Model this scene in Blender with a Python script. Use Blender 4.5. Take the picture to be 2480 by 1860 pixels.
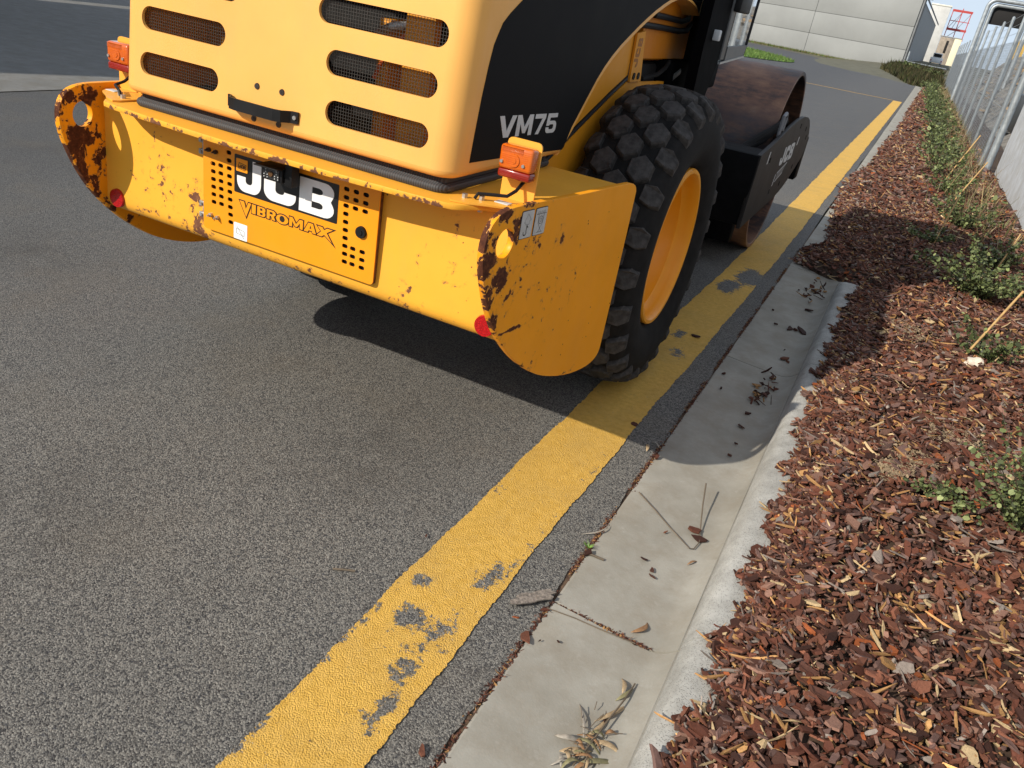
import bpy, bmesh, math, random
import numpy as np
from mathutils import Matrix, Vector
random.seed(7); rng = np.random.default_rng(7)
for o in list(bpy.data.objects): bpy.data.objects.remove(o)
scene = bpy.context.scene
COL = scene.collection
R = math.radians
pi = math.pi

# ------------------------------------------------------------------ camera
def unit(v):
    v = np.array(v, float); return v / np.linalg.norm(v)
F = 1950.0                                     # focal length for a 2480 px wide frame
fy = unit((1022, -785, F))
p2 = np.array((22.0, -785 - 184.0, F))
nn = unit(np.cross(fy, p2)); nn = nn if nn[1] < 0 else -nn
fx = np.cross(fy, nn); fx = fx if fx[0] > 0 else -fx
RW = np.array([fx, fy, nn])                    # camera-to-world
cam_d = bpy.data.cameras.new('camera'); cam = bpy.data.objects.new('camera', cam_d); COL.objects.link(cam)
right, up, back = RW @ (1, 0, 0), RW @ (0, -1, 0), RW @ (0, 0, -1)
cam.matrix_world = Matrix(((right[0], up[0], back[0], 0), (right[1], up[1], back[1], 0), (right[2], up[2], back[2], 1.55), (0, 0, 0, 1)))
cam_d.sensor_width = 36; cam_d.sensor_fit = 'HORIZONTAL'; cam_d.lens = 36 * F / 2480
cam_d.clip_start = 0.05; cam_d.clip_end = 3000
scene.camera = cam

# ------------------------------------------------------------------ sky, sun, exposure
SUN = unit((0.58, 1.0, -0.74))               # direction the light travels
elev = math.asin(-SUN[2])
w = bpy.data.worlds.new('World'); scene.world = w; w.use_nodes = True
nt = w.node_tree; bg = nt.nodes['Background']
sky = nt.nodes.new('ShaderNodeTexSky'); sky.sky_type = 'NISHITA'; sky.sun_disc = False; sky.dust_density = 0.8
sky.sun_elevation = elev; sky.sun_rotation = math.atan2(-SUN[0], -SUN[1]) % (2 * pi)
hs = nt.nodes.new('ShaderNodeHueSaturation'); hs.inputs['Saturation'].default_value = 0.42; nt.links.new(sky.outputs[0], hs.inputs['Color'])
cap = nt.nodes.new('ShaderNodeMix'); cap.data_type = 'RGBA'; cap.blend_type = 'DARKEN'; cap.inputs[0].default_value = 1.0; cap.inputs[7].default_value = (2.75, 3.25, 3.8, 1)   # soft horizon, no glare band
nt.links.new(hs.outputs[0], cap.inputs[6]); nt.links.new(cap.outputs[2], bg.inputs[0]); bg.inputs[1].default_value = 0.14
sl = bpy.data.lights.new('sun', 'SUN'); sl.energy = 2.9; sl.angle = R(0.55); sl.color = (1.0, 0.92, 0.79)
so = bpy.data.objects.new('sun', sl); COL.objects.link(so)
so.rotation_euler = Vector(SUN).to_track_quat('-Z', 'Y').to_euler(); so.location = (-20, -40, 30)
vs = scene.view_settings; vs.view_transform = 'Standard'; vs.look = 'None'; vs.gamma = 1; vs.use_curve_mapping = False; vs.exposure = 0.82

# ------------------------------------------------------------------ node helpers
class NT:
    def __init__(s, name):
        m = bpy.data.materials.new(name); m.use_nodes = True
        s.m = m; s.t = m.node_tree; s.n = s.t.nodes; s.b = s.n['Principled BSDF']; s.out = s.n['Material Output']
        s.co = s.n.new('ShaderNodeTexCoord').outputs['Object']
    def link(s, a, b): s.t.links.new(a, b)
    def put(s, sock, v):
        if hasattr(v, 'links') or isinstance(v, bpy.types.NodeSocket): s.link(v, sock)
        else: sock.default_value = v
    def math(s, op, a, b=0.0, c=None, clamp=False):
        n = s.n.new('ShaderNodeMath'); n.operation = op; n.use_clamp = clamp
        s.put(n.inputs[0], a); s.put(n.inputs[1], b)
        if c is not None: s.put(n.inputs[2], c)
        return n.outputs[0]
    def noise(s, scale, detail=3, rough=.55, co=None, dist=0):
        n = s.n.new('ShaderNodeTexNoise'); n.inputs['Scale'].default_value = scale; n.inputs['Detail'].default_value = detail
        n.inputs['Roughness'].default_value = rough; n.inputs['Distortion'].default_value = dist
        s.link(co or s.co, n.inputs['Vector']); return n.outputs['Fac']
    def voro(s, scale, co=None, feature='F1', rnd=1):
        n = s.n.new('ShaderNodeTexVoronoi'); n.feature = feature; n.inputs['Scale'].default_value = scale
        n.inputs['Randomness'].default_value = rnd
        s.link(co or s.co, n.inputs['Vector']); return n
    def scaled(s, v, off=(0, 0, 0)):
        n = s.n.new('ShaderNodeMapping'); n.inputs['Scale'].default_value = v; n.inputs['Location'].default_value = off
        s.link(s.co, n.inputs['Vector']); return n.outputs[0]
    def ramp(s, fac, stops, interp='LINEAR'):
        n = s.n.new('ShaderNodeValToRGB'); n.color_ramp.interpolation = interp
        e = n.color_ramp.elements
        while len(e) < len(stops): e.new(0.5)
        for i, (p, c) in enumerate(stops):
            e[i].position = p; e[i].color = (c, c, c, 1) if not hasattr(c, '__len__') else (*c[:3], 1)
        s.link(fac, n.inputs[0]); return n.outputs[0]
    def mix(s, fac, a, b, blend='MIX'):
        n = s.n.new('ShaderNodeMix'); n.data_type = 'RGBA'; n.blend_type = blend
        s.put(n.inputs[0], fac)
        for sock, v in ((n.inputs[6], a), (n.inputs[7], b)):
            if isinstance(v, bpy.types.NodeSocket): s.link(v, sock)
            else: sock.default_value = (*v[:3], 1)
        return n.outputs[2]
    def rng(s, v, a, b, c=0.0, d=1.0):
        n = s.n.new('ShaderNodeMapRange'); s.link(v, n.inputs[0])
        for i, x in zip((1, 2, 3, 4), (a, b, c, d)): n.inputs[i].default_value = x
        return n.outputs[0]
    def bump(s, h, strength, dist, normal=None):
        n = s.n.new('ShaderNodeBump'); n.inputs['Strength'].default_value = strength; n.inputs['Distance'].default_value = dist
        s.link(h, n.inputs['Height'])
        if normal is not None: s.link(normal, n.inputs['Normal'])
        return n.outputs[0]
    def blob(s, c, r, st=1.0):
        """soft ball at point c (own position), radius r (scalar or per axis)"""
        if not hasattr(r, '__len__'): r = (r, r, r)
        a = s.n.new('ShaderNodeVectorMath'); a.operation = 'SUBTRACT'; s.link(s.co, a.inputs[0]); a.inputs[1].default_value = c
        b = s.n.new('ShaderNodeVectorMath'); b.operation = 'MULTIPLY'; s.link(a.outputs[0], b.inputs[0]); b.inputs[1].default_value = [1 / x for x in r]
        l = s.n.new('ShaderNodeVectorMath'); l.operation = 'LENGTH'; s.link(b.outputs[0], l.inputs[0])
        return s.rng(l.outputs['Value'], 0.0, 1.0, st, 0.0)
    def set(s, col=None, rough=None, metal=None, normal=None, spec=None):
        b = s.b
        if col is not None:
            if isinstance(col, bpy.types.NodeSocket): s.link(col, b.inputs['Base Color'])
            else: b.inputs['Base Color'].default_value = (*col[:3], 1)
        if rough is not None: s.put(b.inputs['Roughness'], rough)
        if metal is not None: s.put(b.inputs['Metallic'], metal)
        if spec is not None: s.put(b.inputs['Specular IOR Level'], spec)
        if normal is not None: s.link(normal, b.inputs['Normal'])
        return s.m

def plain(name, col, rough=.6, metal=0.0, var=.12, scale=14, bump=0.0, bscale=120, spec=.5):
    t = NT(name); n = t.noise(scale, 5)
    c = t.mix(t.rng(n, .3, .7), [x * (1 - var) for x in col], [min(1, x * (1 + var)) for x in col])
    nm = t.bump(t.noise(bscale, 3), bump, .002) if bump else None
    return t.set(c, t.rng(n, .2, .8, max(0, rough - .06), min(1, rough + .06)), metal, nm, spec)

YEL = (0.82, 0.36, 0.02)
def yellow(name, blobs=(), chips=.0, base=YEL, rough=.42, fine=.0, scale=34, light=False):
    """painted steel; rust where blobs (point, radius, strength) pull a noise over its threshold, plus small stone chips"""
    t = NT(name)
    big = t.noise(3.0, 3)
    c = t.mix(t.rng(big, .3, .7), [x * .93 for x in base], [min(1, x * 1.05) for x in base])
    grime = t.noise(9, 6, .65)
    c = t.mix(t.rng(grime, .55, .85, 0, .16), c, (.54, .24, .03))
    dust = t.noise(4.5, 7, .7, t.scaled((1, 1, .35))); c = t.mix(t.rng(dust, .50, .82, 0, .22), c, [base[0] * .74, base[1] * .78, base[2] + .07]); rough_s = t.rng(grime, .3, .8, rough - .05, rough + .2)
    if blobs or fine:
        m = None
        for b in blobs:
            v = t.blob(*b); m = v if m is None else t.math('MAXIMUM', m, v)
        n1 = t.noise(scale, 6, .62, dist=.3); n1 = t.rng(n1, .25, .75)
        total = t.math('ADD', n1, m) if m is not None else n1
        rust = t.rng(total, 1.00, 1.025)
        edge = t.rng(total, .97, .995)                     # pale primer rim round each flake
        if fine:
            v = t.voro(52); spot = t.rng(t.math('ADD', v.outputs['Distance'], t.math('MULTIPLY', t.noise(150, 3), .25)), .24 + chips, .27 + chips, 1, 0)
            pick = t.n.new('ShaderNodeSeparateColor'); t.link(v.outputs['Color'], pick.inputs[0])
            sel = t.math('LESS_THAN', pick.outputs[0], fine)
            rust = t.math('MAXIMUM', rust, t.math('MULTIPLY', spot, sel))
        rc = t.ramp(t.noise(55, 6, .7), [(.25, (.08, .03, .018)), (.5, (.16, .065, .035)), (.72, (.27, .12, .05))] if light else [(.25, (.032, .010, .005)), (.5, (.080, .025, .012)), (.72, (.20, .07, .024))])
        c = t.mix(t.rng(total, .84, .99, 0, .42), c, (.46, .17, .025)); c = t.mix(t.math('MULTIPLY', edge, .4), c, (.60, .38, .17))
        c = t.mix(rust, c, rc)
        rough_s = t.math('ADD', rough_s, t.math('MULTIPLY', rust, .4), clamp=True)
        nm = t.bump(t.math('SUBTRACT', t.math('MULTIPLY', t.noise(160, 4), .4), rust), .5, .0012)
        return t.set(c, rough_s, 0, nm, .22)
    return t.set(c, rough_s, 0, t.bump(t.noise(220, 2), .06, .0006), .4)

# ------------------------------------------------------------------ mesh helpers
class MB:
    def __init__(s): s.v = []; s.f = []
    def add(s, v, f, M=None):
        o = len(s.v)
        if M is not None: v = [M @ Vector(p) for p in v]
        s.v += [tuple(p) for p in v]; s.f += [tuple(i + o for i in q) for q in f]; return s
    def box(s, lo, hi, b=0.0, M=None, seg=2):
        bm = bmesh.new(); bmesh.ops.create_cube(bm, size=1)
        d = [hi[i] - lo[i] for i in range(3)]
        for v in bm.verts: v.co = Vector([lo[i] + (v.co[i] + .5) * d[i] for i in range(3)])
        if b: bmesh.ops.bevel(bm, geom=list(bm.edges), offset=b, segments=seg, affect='EDGES', profile=.5)
        bm.verts.index_update()
        s.add([v.co.copy() for v in bm.verts], [[v.index for v in f.verts] for f in bm.faces], M); bm.free(); return s
    def cyl(s, p0, p1, r0, r1=None, n=16, caps=True):
        r1 = r0 if r1 is None else r1
        p0, p1 = Vector(p0), Vector(p1); q = (p1 - p0).to_track_quat('Z', 'Y'); a = q @ Vector((1, 0, 0)); b = q @ Vector((0, 1, 0))
        o = []
        for p, r in ((p0, r0), (p1, r1)):
            for i in range(n):
                t = 2 * pi * i / n; o.append(p + a * (r * math.cos(t)) + b * (r * math.sin(t)))
        f = [(i, (i + 1) % n, n + (i + 1) % n, n + i) for i in range(n)]
        if caps: f += [tuple(range(n - 1, -1, -1)), tuple(range(n, 2 * n))]
        return s.add(o, f)
    def tube(s, path, r, n=8, caps=True):
        P = [Vector(p) for p in path]; rs = r if hasattr(r, '__len__') else [r] * len(P)
        o = []; prev = None
        for i, p in enumerate(P):
            t = (P[min(i + 1, len(P) - 1)] - P[max(i - 1, 0)]).normalized()
            if prev is None:
                a = t.orthogonal().normalized()
            else:
                a = (prev - t * prev.dot(t)); a = a.normalized() if a.length > 1e-6 else t.orthogonal().normalized()
            prev = a; b = t.cross(a)
            for k in range(n):
                q = 2 * pi * k / n; o.append(p + (a * math.cos(q) + b * math.sin(q)) * rs[i])
        f = []
        for i in range(len(P) - 1):
            for k in range(n): f.append((i * n + k, i * n + (k + 1) % n, (i + 1) * n + (k + 1) % n, (i + 1) * n + k))
        if caps: f += [tuple(range(n - 1, -1, -1)), tuple(range((len(P) - 1) * n, len(P) * n))]
        return s.add(o, f)
    def lathe(s, prof, origin, n=48, axis='X', closed=False):
        """prof: (along-axis, radius)"""
        o = []
        for a, r in prof:
            for k in range(n):
                t = 2 * pi * k / n; c, d = r * math.cos(t), r * math.sin(t)
                o.append((origin[0] + a, origin[1] + c, origin[2] + d))
        m = len(prof); f = []
        for i in range(m if closed else m - 1):
            j = (i + 1) % m
            for k in range(n): f.append((i * n + k, j * n + k, j * n + (k + 1) % n, i * n + (k + 1) % n))
        return s.add(o, f)
    def sweep_x(s, prof, xl, xr):
        """closed (y, z) profile extruded between xl(y) and xr(y)"""
        n = len(prof)
        o = [(xl(y), y, z) for y, z in prof] + [(xr(y), y, z) for y, z in prof]
        f = [(i, (i + 1) % n, n + (i + 1) % n, n + i) for i in range(n)] + [tuple(range(n - 1, -1, -1)), tuple(range(n, 2 * n))]
        return s.add(o, f)
    def build(s, name, m, parent=None, smooth=35, kind=None):
        me = bpy.data.meshes.new(name); me.from_pydata(s.v, [], s.f); me.update()
        bm = bmesh.new(); bm.from_mesh(me); bmesh.ops.recalc_face_normals(bm, faces=bm.faces); bm.to_mesh(me); bm.free()
        if smooth:
            me.shade_smooth(); me.set_sharp_from_angle(angle=R(smooth))
        return mk(name, me, m, parent, kind)

def mk(name, me, m, parent=None, kind=None):
    if m is not None and not me.materials: me.materials.append(m)
    o = bpy.data.objects.new(name, me); COL.objects.link(o)
    if parent is not None: setpar(o, parent)
    if kind: o['kind'] = kind
    return o
def setpar(o, p):
    o.parent = p
    if p.type == 'EMPTY': o.matrix_parent_inverse = Matrix.Translation(-Vector(p.location))
def empty(name, loc, label, cat, group=None):
    o = bpy.data.objects.new(name, None); COL.objects.link(o); o.location = loc; o.empty_display_size = .1
    tag(o, label, cat, group); return o
def tag(o, label, cat, group=None):
    o['label'] = label; o['category'] = cat
    if group: o['group'] = group
    return o
def struct(o): o['kind'] = 'structure'; return o

def shape2d(outer, holes=(), depth=.01, bevel=0.0, offset=0.0, bres=1):
    """filled polygon with holes, extruded; returns verts, faces in a local frame, z centred"""
    cu = bpy.data.curves.new('tmp', 'CURVE'); cu.dimensions = '2D'; cu.fill_mode = 'BOTH'
    cu.extrude = max(0, depth / 2 - bevel); cu.bevel_depth = bevel; cu.bevel_resolution = bres; cu.offset = offset - bevel
    for pts in [outer] + list(holes):
        sp = cu.splines.new('POLY'); sp.points.add(len(pts) - 1)
        for q, p in zip(sp.points, pts): q.co = (p[0], p[1], 0, 1)
        sp.use_cyclic_u = True
    ob = bpy.data.objects.new('tmp', cu)
    me = bpy.data.meshes.new_from_object(ob)
    v = [x.co.copy() for x in me.vertices]; f = [tuple(p.vertices) for p in me.polygons]
    bpy.data.objects.remove(ob); bpy.data.curves.remove(cu); bpy.data.meshes.remove(me)
    return v, f
def frame(o, u, v):
    u, v = Vector(u).normalized(), Vector(v).normalized(); n = u.cross(v)
    return Matrix(((u.x, v.x, n.x, o[0]), (u.y, v.y, n.y, o[1]), (u.z, v.z, n.z, o[2]), (0, 0, 0, 1)))
def arc(cx, cy, r, a0, a1, n=8):
    return [(cx + r * math.cos(R(a0 + (a1 - a0) * i / n)), cy + r * math.sin(R(a0 + (a1 - a0) * i / n))) for i in range(n + 1)]
def rrect(x0, y0, x1, y1, r, n=5):
    return arc(x1 - r, y0 + r, r, -90, 0, n) + arc(x1 - r, y1 - r, r, 0, 90, n) + arc(x0 + r, y1 - r, r, 90, 180, n) + arc(x0 + r, y0 + r, r, 180, 270, n)
def slot(x0, x1, yc, h): return rrect(x0, yc - h / 2, x1, yc + h / 2, h / 2 - 1e-5, 9)
def smooth_poly(pts, it=2):
    for _ in range(it):
        q = []
        for i in range(len(pts)):
            a, b = pts[i], pts[(i + 1) % len(pts)]
            q += [(a[0] * .75 + b[0] * .25, a[1] * .75 + b[1] * .25), (a[0] * .25 + b[0] * .75, a[1] * .25 + b[1] * .75)]
        pts = q
    return pts

# ------------------------------------------------------------------ materials of the setting
def asphalt_nodes(t):
    v = t.voro(260); sep = t.n.new('ShaderNodeSeparateColor'); t.link(v.outputs['Color'], sep.inputs[0])
    v2 = t.voro(85); sep2 = t.n.new('ShaderNodeSeparateColor'); t.link(v2.outputs['Color'], sep2.inputs[0])
    fine = t.noise(420, 4, .7)
    cell = t.math('ADD', t.math('MULTIPLY', sep.outputs[0], .6), t.math('MULTIPLY', fine, .5))
    col = t.ramp(cell, [(.21, (.018, .018, .021)), (.37, (.080, .078, .076)), (.61, (.170, .163, .148)), (.92, (.33, .315, .285))])
    stone = t.math('MULTIPLY', t.math('LESS_THAN', sep2.outputs[1], .12), t.rng(v2.outputs['Distance'], .28, .34, 1, 0))
    col = t.mix(t.math('MULTIPLY', stone, .8), col, (.05, .053, .062))
    big = t.noise(.9, 5, .6); col = t.mix(t.rng(big, .3, .72, 0, .4), col, t.mix(.5, col, (.07, .068, .07)))
    sx_ = t.n.new('ShaderNodeSeparateXYZ'); t.link(t.co, sx_.inputs[0]); left = t.rng(t.math('ADD', sx_.outputs['X'], t.math('MULTIPLY', t.noise(.5, 4), 2.2)), -.9, -3.8, 0, .62); col = t.mix(left, col, (.052, .054, .060)); far_shading = t.rng(t.math('ADD', sx_.outputs['Y'], t.math('MULTIPLY', t.noise(.35, 4), 6.0)), 7.0, 19.0, 0, .62); col = t.mix(far_shading, col, (.062, .066, .075))  # darker leftwards and far off: lens vignette and distance shading put into the colour
    warm = t.noise(2.7, 4, .6); col = t.mix(t.rng(warm, .5, .8, 0, .28), col, (.155, .125, .09))
    h = t.math('ADD', t.math('MULTIPLY', t.math('SUBTRACT', 1.0, v.outputs['Distance']), .8), t.math('MULTIPLY', fine, .7))
    return col, h
def asphalt():
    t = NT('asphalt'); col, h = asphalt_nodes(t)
    soil_ = t.math('MULTIPLY', t.math('MAXIMUM', t.math('MAXIMUM', t.blob((-3.6, 2.5, 0), (.5, .35, 1), .5), t.blob((-1.9, 1.25, 0), (.4, .5, 1), .38)), t.math('MAXIMUM', t.blob((-1.3, 2.1, 0), (.35, .6, 1), .40), t.blob((-4.8, 3.8, 0), (.9, .3, 1), .5))), t.rng(t.noise(5, 6, .7), .35, .65))
    col = t.mix(soil_, col, (.05, .045, .04))
    stain = t.blob((-2.55, 3.35, 0), (.16, .2, 1), 1.0)
    stain = t.math('MULTIPLY', stain, t.rng(t.noise(14, 5, .7), .35, .6)); col = t.mix(t.math('MULTIPLY', stain, .85), col, (.02, .02, .022))
    return t.set(col, t.rng(h, .3, 1.3, .78, .95), 0, t.bump(h, .8, .0042), .3)
def road_paint(wear):
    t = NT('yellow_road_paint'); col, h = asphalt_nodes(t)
    n = t.noise(16, 8, .72); fine = t.noise(130, 4, .7)
    y = t.mix(t.rng(t.noise(40, 5, .6), .3, .7), (.60, .345, .055), (.76, .465, .10))
    y = t.mix(t.rng(t.noise(5, 5, .65), .45, .8, 0, .45), y, (.42, .27, .09))
    m = None
    for b in wear:
        v = t.blob(*b); m = v if m is None else t.math('MAXIMUM', m, v)
    tot = t.math('ADD', t.math('ADD', t.rng(n, .15, .75), m), t.math('MULTIPLY', t.math('SUBTRACT', fine, .5), .9))
    worn = t.rng(tot, .96, 1.02)
    pits = t.math('MULTIPLY', t.rng(fine, .39, .31, 0, .85), t.rng(t.noise(7, 5, .7), .38, .62, .25, 1.0))
    worn = t.math('MAXIMUM', worn, pits)
    c = t.mix(worn, y, col)
    return t.set(c, .72, 0, t.bump(h, .8, .005), .35)
def concrete(name, base=(.37, .36, .325), lines=False, speck=.5):
    t = NT(name); n = t.noise(3.5, 8, .65); f = t.noise(90, 5, .7)
    c = t.mix(t.rng(n, .3, .7), [x * .82 for x in base], [x * 1.12 for x in base])
    c = t.mix(t.rng(t.noise(6, 7, .7), .42, .72, 0, .75), c, [base[0] * .74, base[1] * .68, base[2] * .58])
    c = t.mix(t.rng(t.noise(19, 6, .7), .60, .72, 0, .35), c, [base[0] * 1.3, base[1] * 1.28, base[2] * 1.22])
    c = t.mix(t.rng(f, .35, .22, 0, speck), c, (.10, .095, .085))
    v = t.voro(170); c = t.mix(t.rng(v.outputs['Distance'], .14, .07, 0, speck * .7), c, (.16, .15, .13))
    return t.set(c, .85, 0, t.bump(t.math('ADD', f, t.math('MULTIPLY', v.outputs['Distance'], .6)), .45, .0025), .3)
def attr_mat(name, rough=.8, streak=True, spec=.25, trans=0.0, var=.5):
    t = NT(name); a = t.n.new('ShaderNodeAttribute'); a.attribute_name = 'col'
    f = t.noise(170, 5, .7); c = a.outputs['Color']
    if streak: c = t.mix(t.rng(f, .3, .7), t.mix(var, c, (.01, .006, .005)), c)
    m = t.set(c, rough, 0, t.bump(f, .5, .002), spec)
    if trans:
        tr = t.n.new('ShaderNodeBsdfTranslucent'); t.link(c, tr.inputs[0]); mx = t.n.new('ShaderNodeMixShader'); mx.inputs[0].default_value = trans
        t.link(t.b.outputs[0], mx.inputs[1]); t.link(tr.outputs[0], mx.inputs[2]); t.link(mx.outputs[0], t.out.inputs[0])
    return m
M = {}
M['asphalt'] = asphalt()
M['paint'] = road_paint([((-.80, 1.61, 0), (.08, .08, 1), .62), ((-.655, 1.74, 0), (.07, .12, 1), .70), ((-.74, 1.47, 0), (.10, .12, 1), .66), ((-.66, 1.48, 0), (.09, .14, 1), .60),
    ((-.68, 1.33, 0), (.10, .14, 1), .55), ((-.64, 1.17, 0), (.06, .12, 1), .70), ((-.86, .96, 0), (.06, .14, 1), .78), ((-.615, 1.9, 0), (.03, .5, 1), .42), ((-.845, 1.3, 0), (.025, .6, 1), .40), ((-.635, 5.65, 0), (.14, .34, 1), 1.15), ((-.71, 5.3, 0), (.11, .26, 1), 1.1),
    ((-.74, 4.15, 0), (.05, .12, 1), .8), ((-.67, 3.9, 0), (.1, .15, 1), .55), ((-.84, 2.2, 0), (.05, .2, 1), .35), ((-.62, 2.5, 0), (.05, .3, 1), .3)])
M['concrete'] = concrete('kerb_concrete', (.33, .315, .275), speck=.6)
t = NT('kerb_cast_concrete'); sp = t.n.new('ShaderNodeSeparateXYZ'); t.link(t.co, sp.inputs[0])
up_ = t.rng(sp.outputs['Z'], .024, .036); n_ = t.noise(3.2, 8, .66); f_ = t.noise(110, 5, .72); v_ = t.voro(210); v2_ = t.voro(95)
pan = t.mix(t.rng(n_, .3, .7), (.25, .235, .20), (.36, .345, .305)); pan = t.mix(t.rng(t.noise(7, 7, .7), .45, .72, 0, .7), pan, (.235, .205, .16)); pan = t.mix(t.rng(t.noise(23, 6, .7), .58, .75, 0, .35), pan, (.44, .43, .40))
face = t.mix(t.rng(t.noise(9, 6, .7), .35, .68), (.30, .295, .275), (.46, .455, .43)); face = t.mix(t.rng(v_.outputs['Distance'], .32, .16, 0, .75), face, (.17, .165, .15)); face = t.mix(t.rng(v2_.outputs['Distance'], .20, .10, 0, .6), face, (.13, .125, .115))
cc_ = t.mix(up_, pan, face); cc_ = t.mix(t.rng(f_, .34, .22, 0, .5), cc_, (.12, .115, .10))
hh_ = t.math('ADD', t.math('MULTIPLY', f_, .5), t.math('MULTIPLY', t.math('MULTIPLY', t.rng(v_.outputs['Distance'], .0, .4), up_), 1.2))
M['kerb'] = t.set(cc_, .88, 0, t.bump(hh_, .6, .003), .3)
M['slab'] = concrete('yard_concrete', (.17, .168, .16), speck=.3)
M['wall'] = plain('panel_concrete', (.25, .255, .25), .85, var=.13, scale=.22)
M['mulch'] = attr_mat('bark', .78, var=.42)
M['leafmat'] = attr_mat('leaf', .5, True, .4, .25, .2)
M['soil'] = plain('soil', (.055, .032, .02), .95, var=.5, scale=30, bump=.8, bscale=60)
M['dirt'] = plain('dirt', (.10, .095, .062), .95, var=.35, scale=1.5, bump=.6, bscale=12)
M['grassmat'] = attr_mat('grass', .7, False, .2, .2)

# ------------------------------------------------------------------ ground, road, kerb
def grid(name, xs, ys, zf, m, kind='structure', parent=None):
    v = [(x, y, zf(x, y)) for y in ys for x in xs]; nx = len(xs)
    f = [(j * nx + i, j * nx + i + 1, (j + 1) * nx + i + 1, (j + 1) * nx + i) for j in range(len(ys) - 1) for i in range(nx - 1)]
    me = bpy.data.meshes.new(name); me.from_pydata(v, [], f); me.shade_smooth()
    o = mk(name, me, m, parent); o['kind'] = kind; return o
def sheet(name, pts, z, m):
    me = bpy.data.meshes.new(name); me.from_pydata([(x, y, z) for x, y in pts], [], [tuple(range(len(pts)))]); o = mk(name, me, m); o['kind'] = 'structure'; return o

def gz(x, y):
    z = -.06
    if y > 58: z += min(1.1, max(0, (y - 58) * .02)) * (1 if x > -14 else .3) * max(0, min(1, (x + 10) / 8))
    return z
xs = [-900, -300, -120, -60, -40, -30, -24, -20, -16, -13, -10, -8, -6, -4, -3, -2, -1, 0, 1, 2, 3, 5, 8, 12, 20, 40, 80, 200, 900]
ys = [-300, -60, -20, 0, 20, 40, 50, 56, 60, 64, 68, 72, 78, 84, 90, 96, 104, 115, 130, 160, 220, 400, 1200, 2500]
grid('ground', xs, ys, gz, M['dirt'])
# asphalt: edge beside the gutter is ragged
edge = []
y = -6.0
while y < 55.8:
    edge.append((-.462 + .006 * math.sin(y * 9.1) + random.uniform(-.006, .004) - (.02 if 18 < y else 0) * 0, y)); y += .035 if y < 7 else .6
road_pts = [(-7.0, -6), ] + edge + [(-.5, 56), (-1.6, 58.5), (-3.8, 63), (-6.5, 73), (-10.3, 86), (-15, 91), (-60, 112), (-60, 14), (-7.0, 14)]
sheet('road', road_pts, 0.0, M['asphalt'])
sheet('yard_slab', [(-60, -30), (-7.005, -30), (-7.005, 14), (-60, 14)], 0.006, M['slab'])
# painted edge line with hand-painted wobble
L, Rr = [], []
for i in range(1500):
    t = i / 1499; y = .3 + 33.75 * t ** 2.6
    a = np.interp(y, [0, .87, 1.64, 3.1, 4.6, 5.3, 6.4, 12, 34], [-.84, -.842, -.858, -.862, -.84, -.822, -.812, -.822, -.825])
    b = np.interp(y, [0, 1.03, 1.96, 3.0, 4.2, 5.2, 6.5, 12, 34], [-.588, -.588, -.596, -.594, -.575, -.565, -.56, -.545, -.527])
    L.append((a + random.uniform(-.0028, .0028) + .003 * math.sin(y * 7) + .002 * math.sin(y * 23), y)); Rr.append((b + random.uniform(-.0028, .0028) + .003 * math.sin(y * 5 + 1) + .002 * math.sin(y * 19), y))
n = len(L); me = bpy.data.meshes.new('edge_line')
me.from_pydata([(x, y, .004) for x, y in L] + [(x, y, .004) for x, y in Rr], [], [(i, n + i, n + i + 1, i + 1) for i in range(n - 1)])
struct(mk('yellow_edge_line', me, M['paint']))
cl = []
for i in range(60):
    x = -.84 - i * .21; cl.append((x, 34.0 + .03 * math.sin(i * .7) + random.uniform(-.02, .02)))
me = bpy.data.meshes.new('cross_line'); n = len(cl)
me.from_pydata([(x, y, .005) for x, y in cl] + [(x, y + .16, .005) for x, y in cl], [], [(i, i + 1, n + i + 1, n + i) for i in range(n - 1)])
struct(mk('yellow_cross_line', me, M['paint']))

# kerb: one object, cast segments between joints are its parts
kerb = bpy.data.objects.new('kerb', None); COL.objects.link(kerb); kerb['kind'] = 'structure'
PROF = [(-.455, -.10), (-.455, -.001), (-.448, .002), (-.36, -.004), (-.25, -.010), (-.19, -.013), (-.158, -.0125), (-.140, -.009), (-.122, -.001), (-.105, .011), (-.094, .0215), (-.089, .0265), (-.0855, .0255), (-.0835, .031), (-.074, .058), (-.064, .080), (-.055, .092), (-.044, .100), (-.028, .1045), (-.005, .1065), (.06, .108), (.16, .106), (.16, -.10)]
def kseg(y0, y1, low=False, nose=False):
    mb = MB(); ny = max(2, int((y1 - y0) / .12)); P = []
    for j in range(ny + 1):
        y = y0 + (y1 - y0) * j / ny; k = 1.0
        if nose: k = 1 - min(1, max(0, (y - (y1 - .55)) / .5)) ** 1.5
        if low: k = 0
        P.append([(x, y, (z if z < .0 else z * k) + random.uniform(-.0007, .0007)) for x, z in PROF])
    n = len(PROF); v = [p for r in P for p in r]
    f = [(j * n + i, j * n + i + 1, (j + 1) * n + i + 1, (j + 1) * n + i) for j in range(ny) for i in range(n - 1)]
    f += [tuple(range(n)), tuple(range(ny * n + n - 1, ny * n - 1, -1))]
    mb.add(v, f); return mb.build('kerb_segment', M['kerb'], kerb, 28)
js = [-2.83, -.53, 1.77, 4.07, 6.3]
for a, b in zip(js[:-1], js[1:]): kseg(a + .004, b - .004, nose=(b == 6.3))
y = 6.3
while y < 56: kseg(y + .004, min(y + 2.3, 56.5) - .004, low=True); y += 2.3
grid('lip_dirt', [-.49, -.475, -.462, -.452, -.448], list(np.arange(-1, 8, .05)), lambda x, y: -.006 + .003 * math.sin(x * 900 + y * 31), plain('lip_soil', (.10, .062, .038), .95, var=.5, scale=60, bump=.8, bscale=90))
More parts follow.
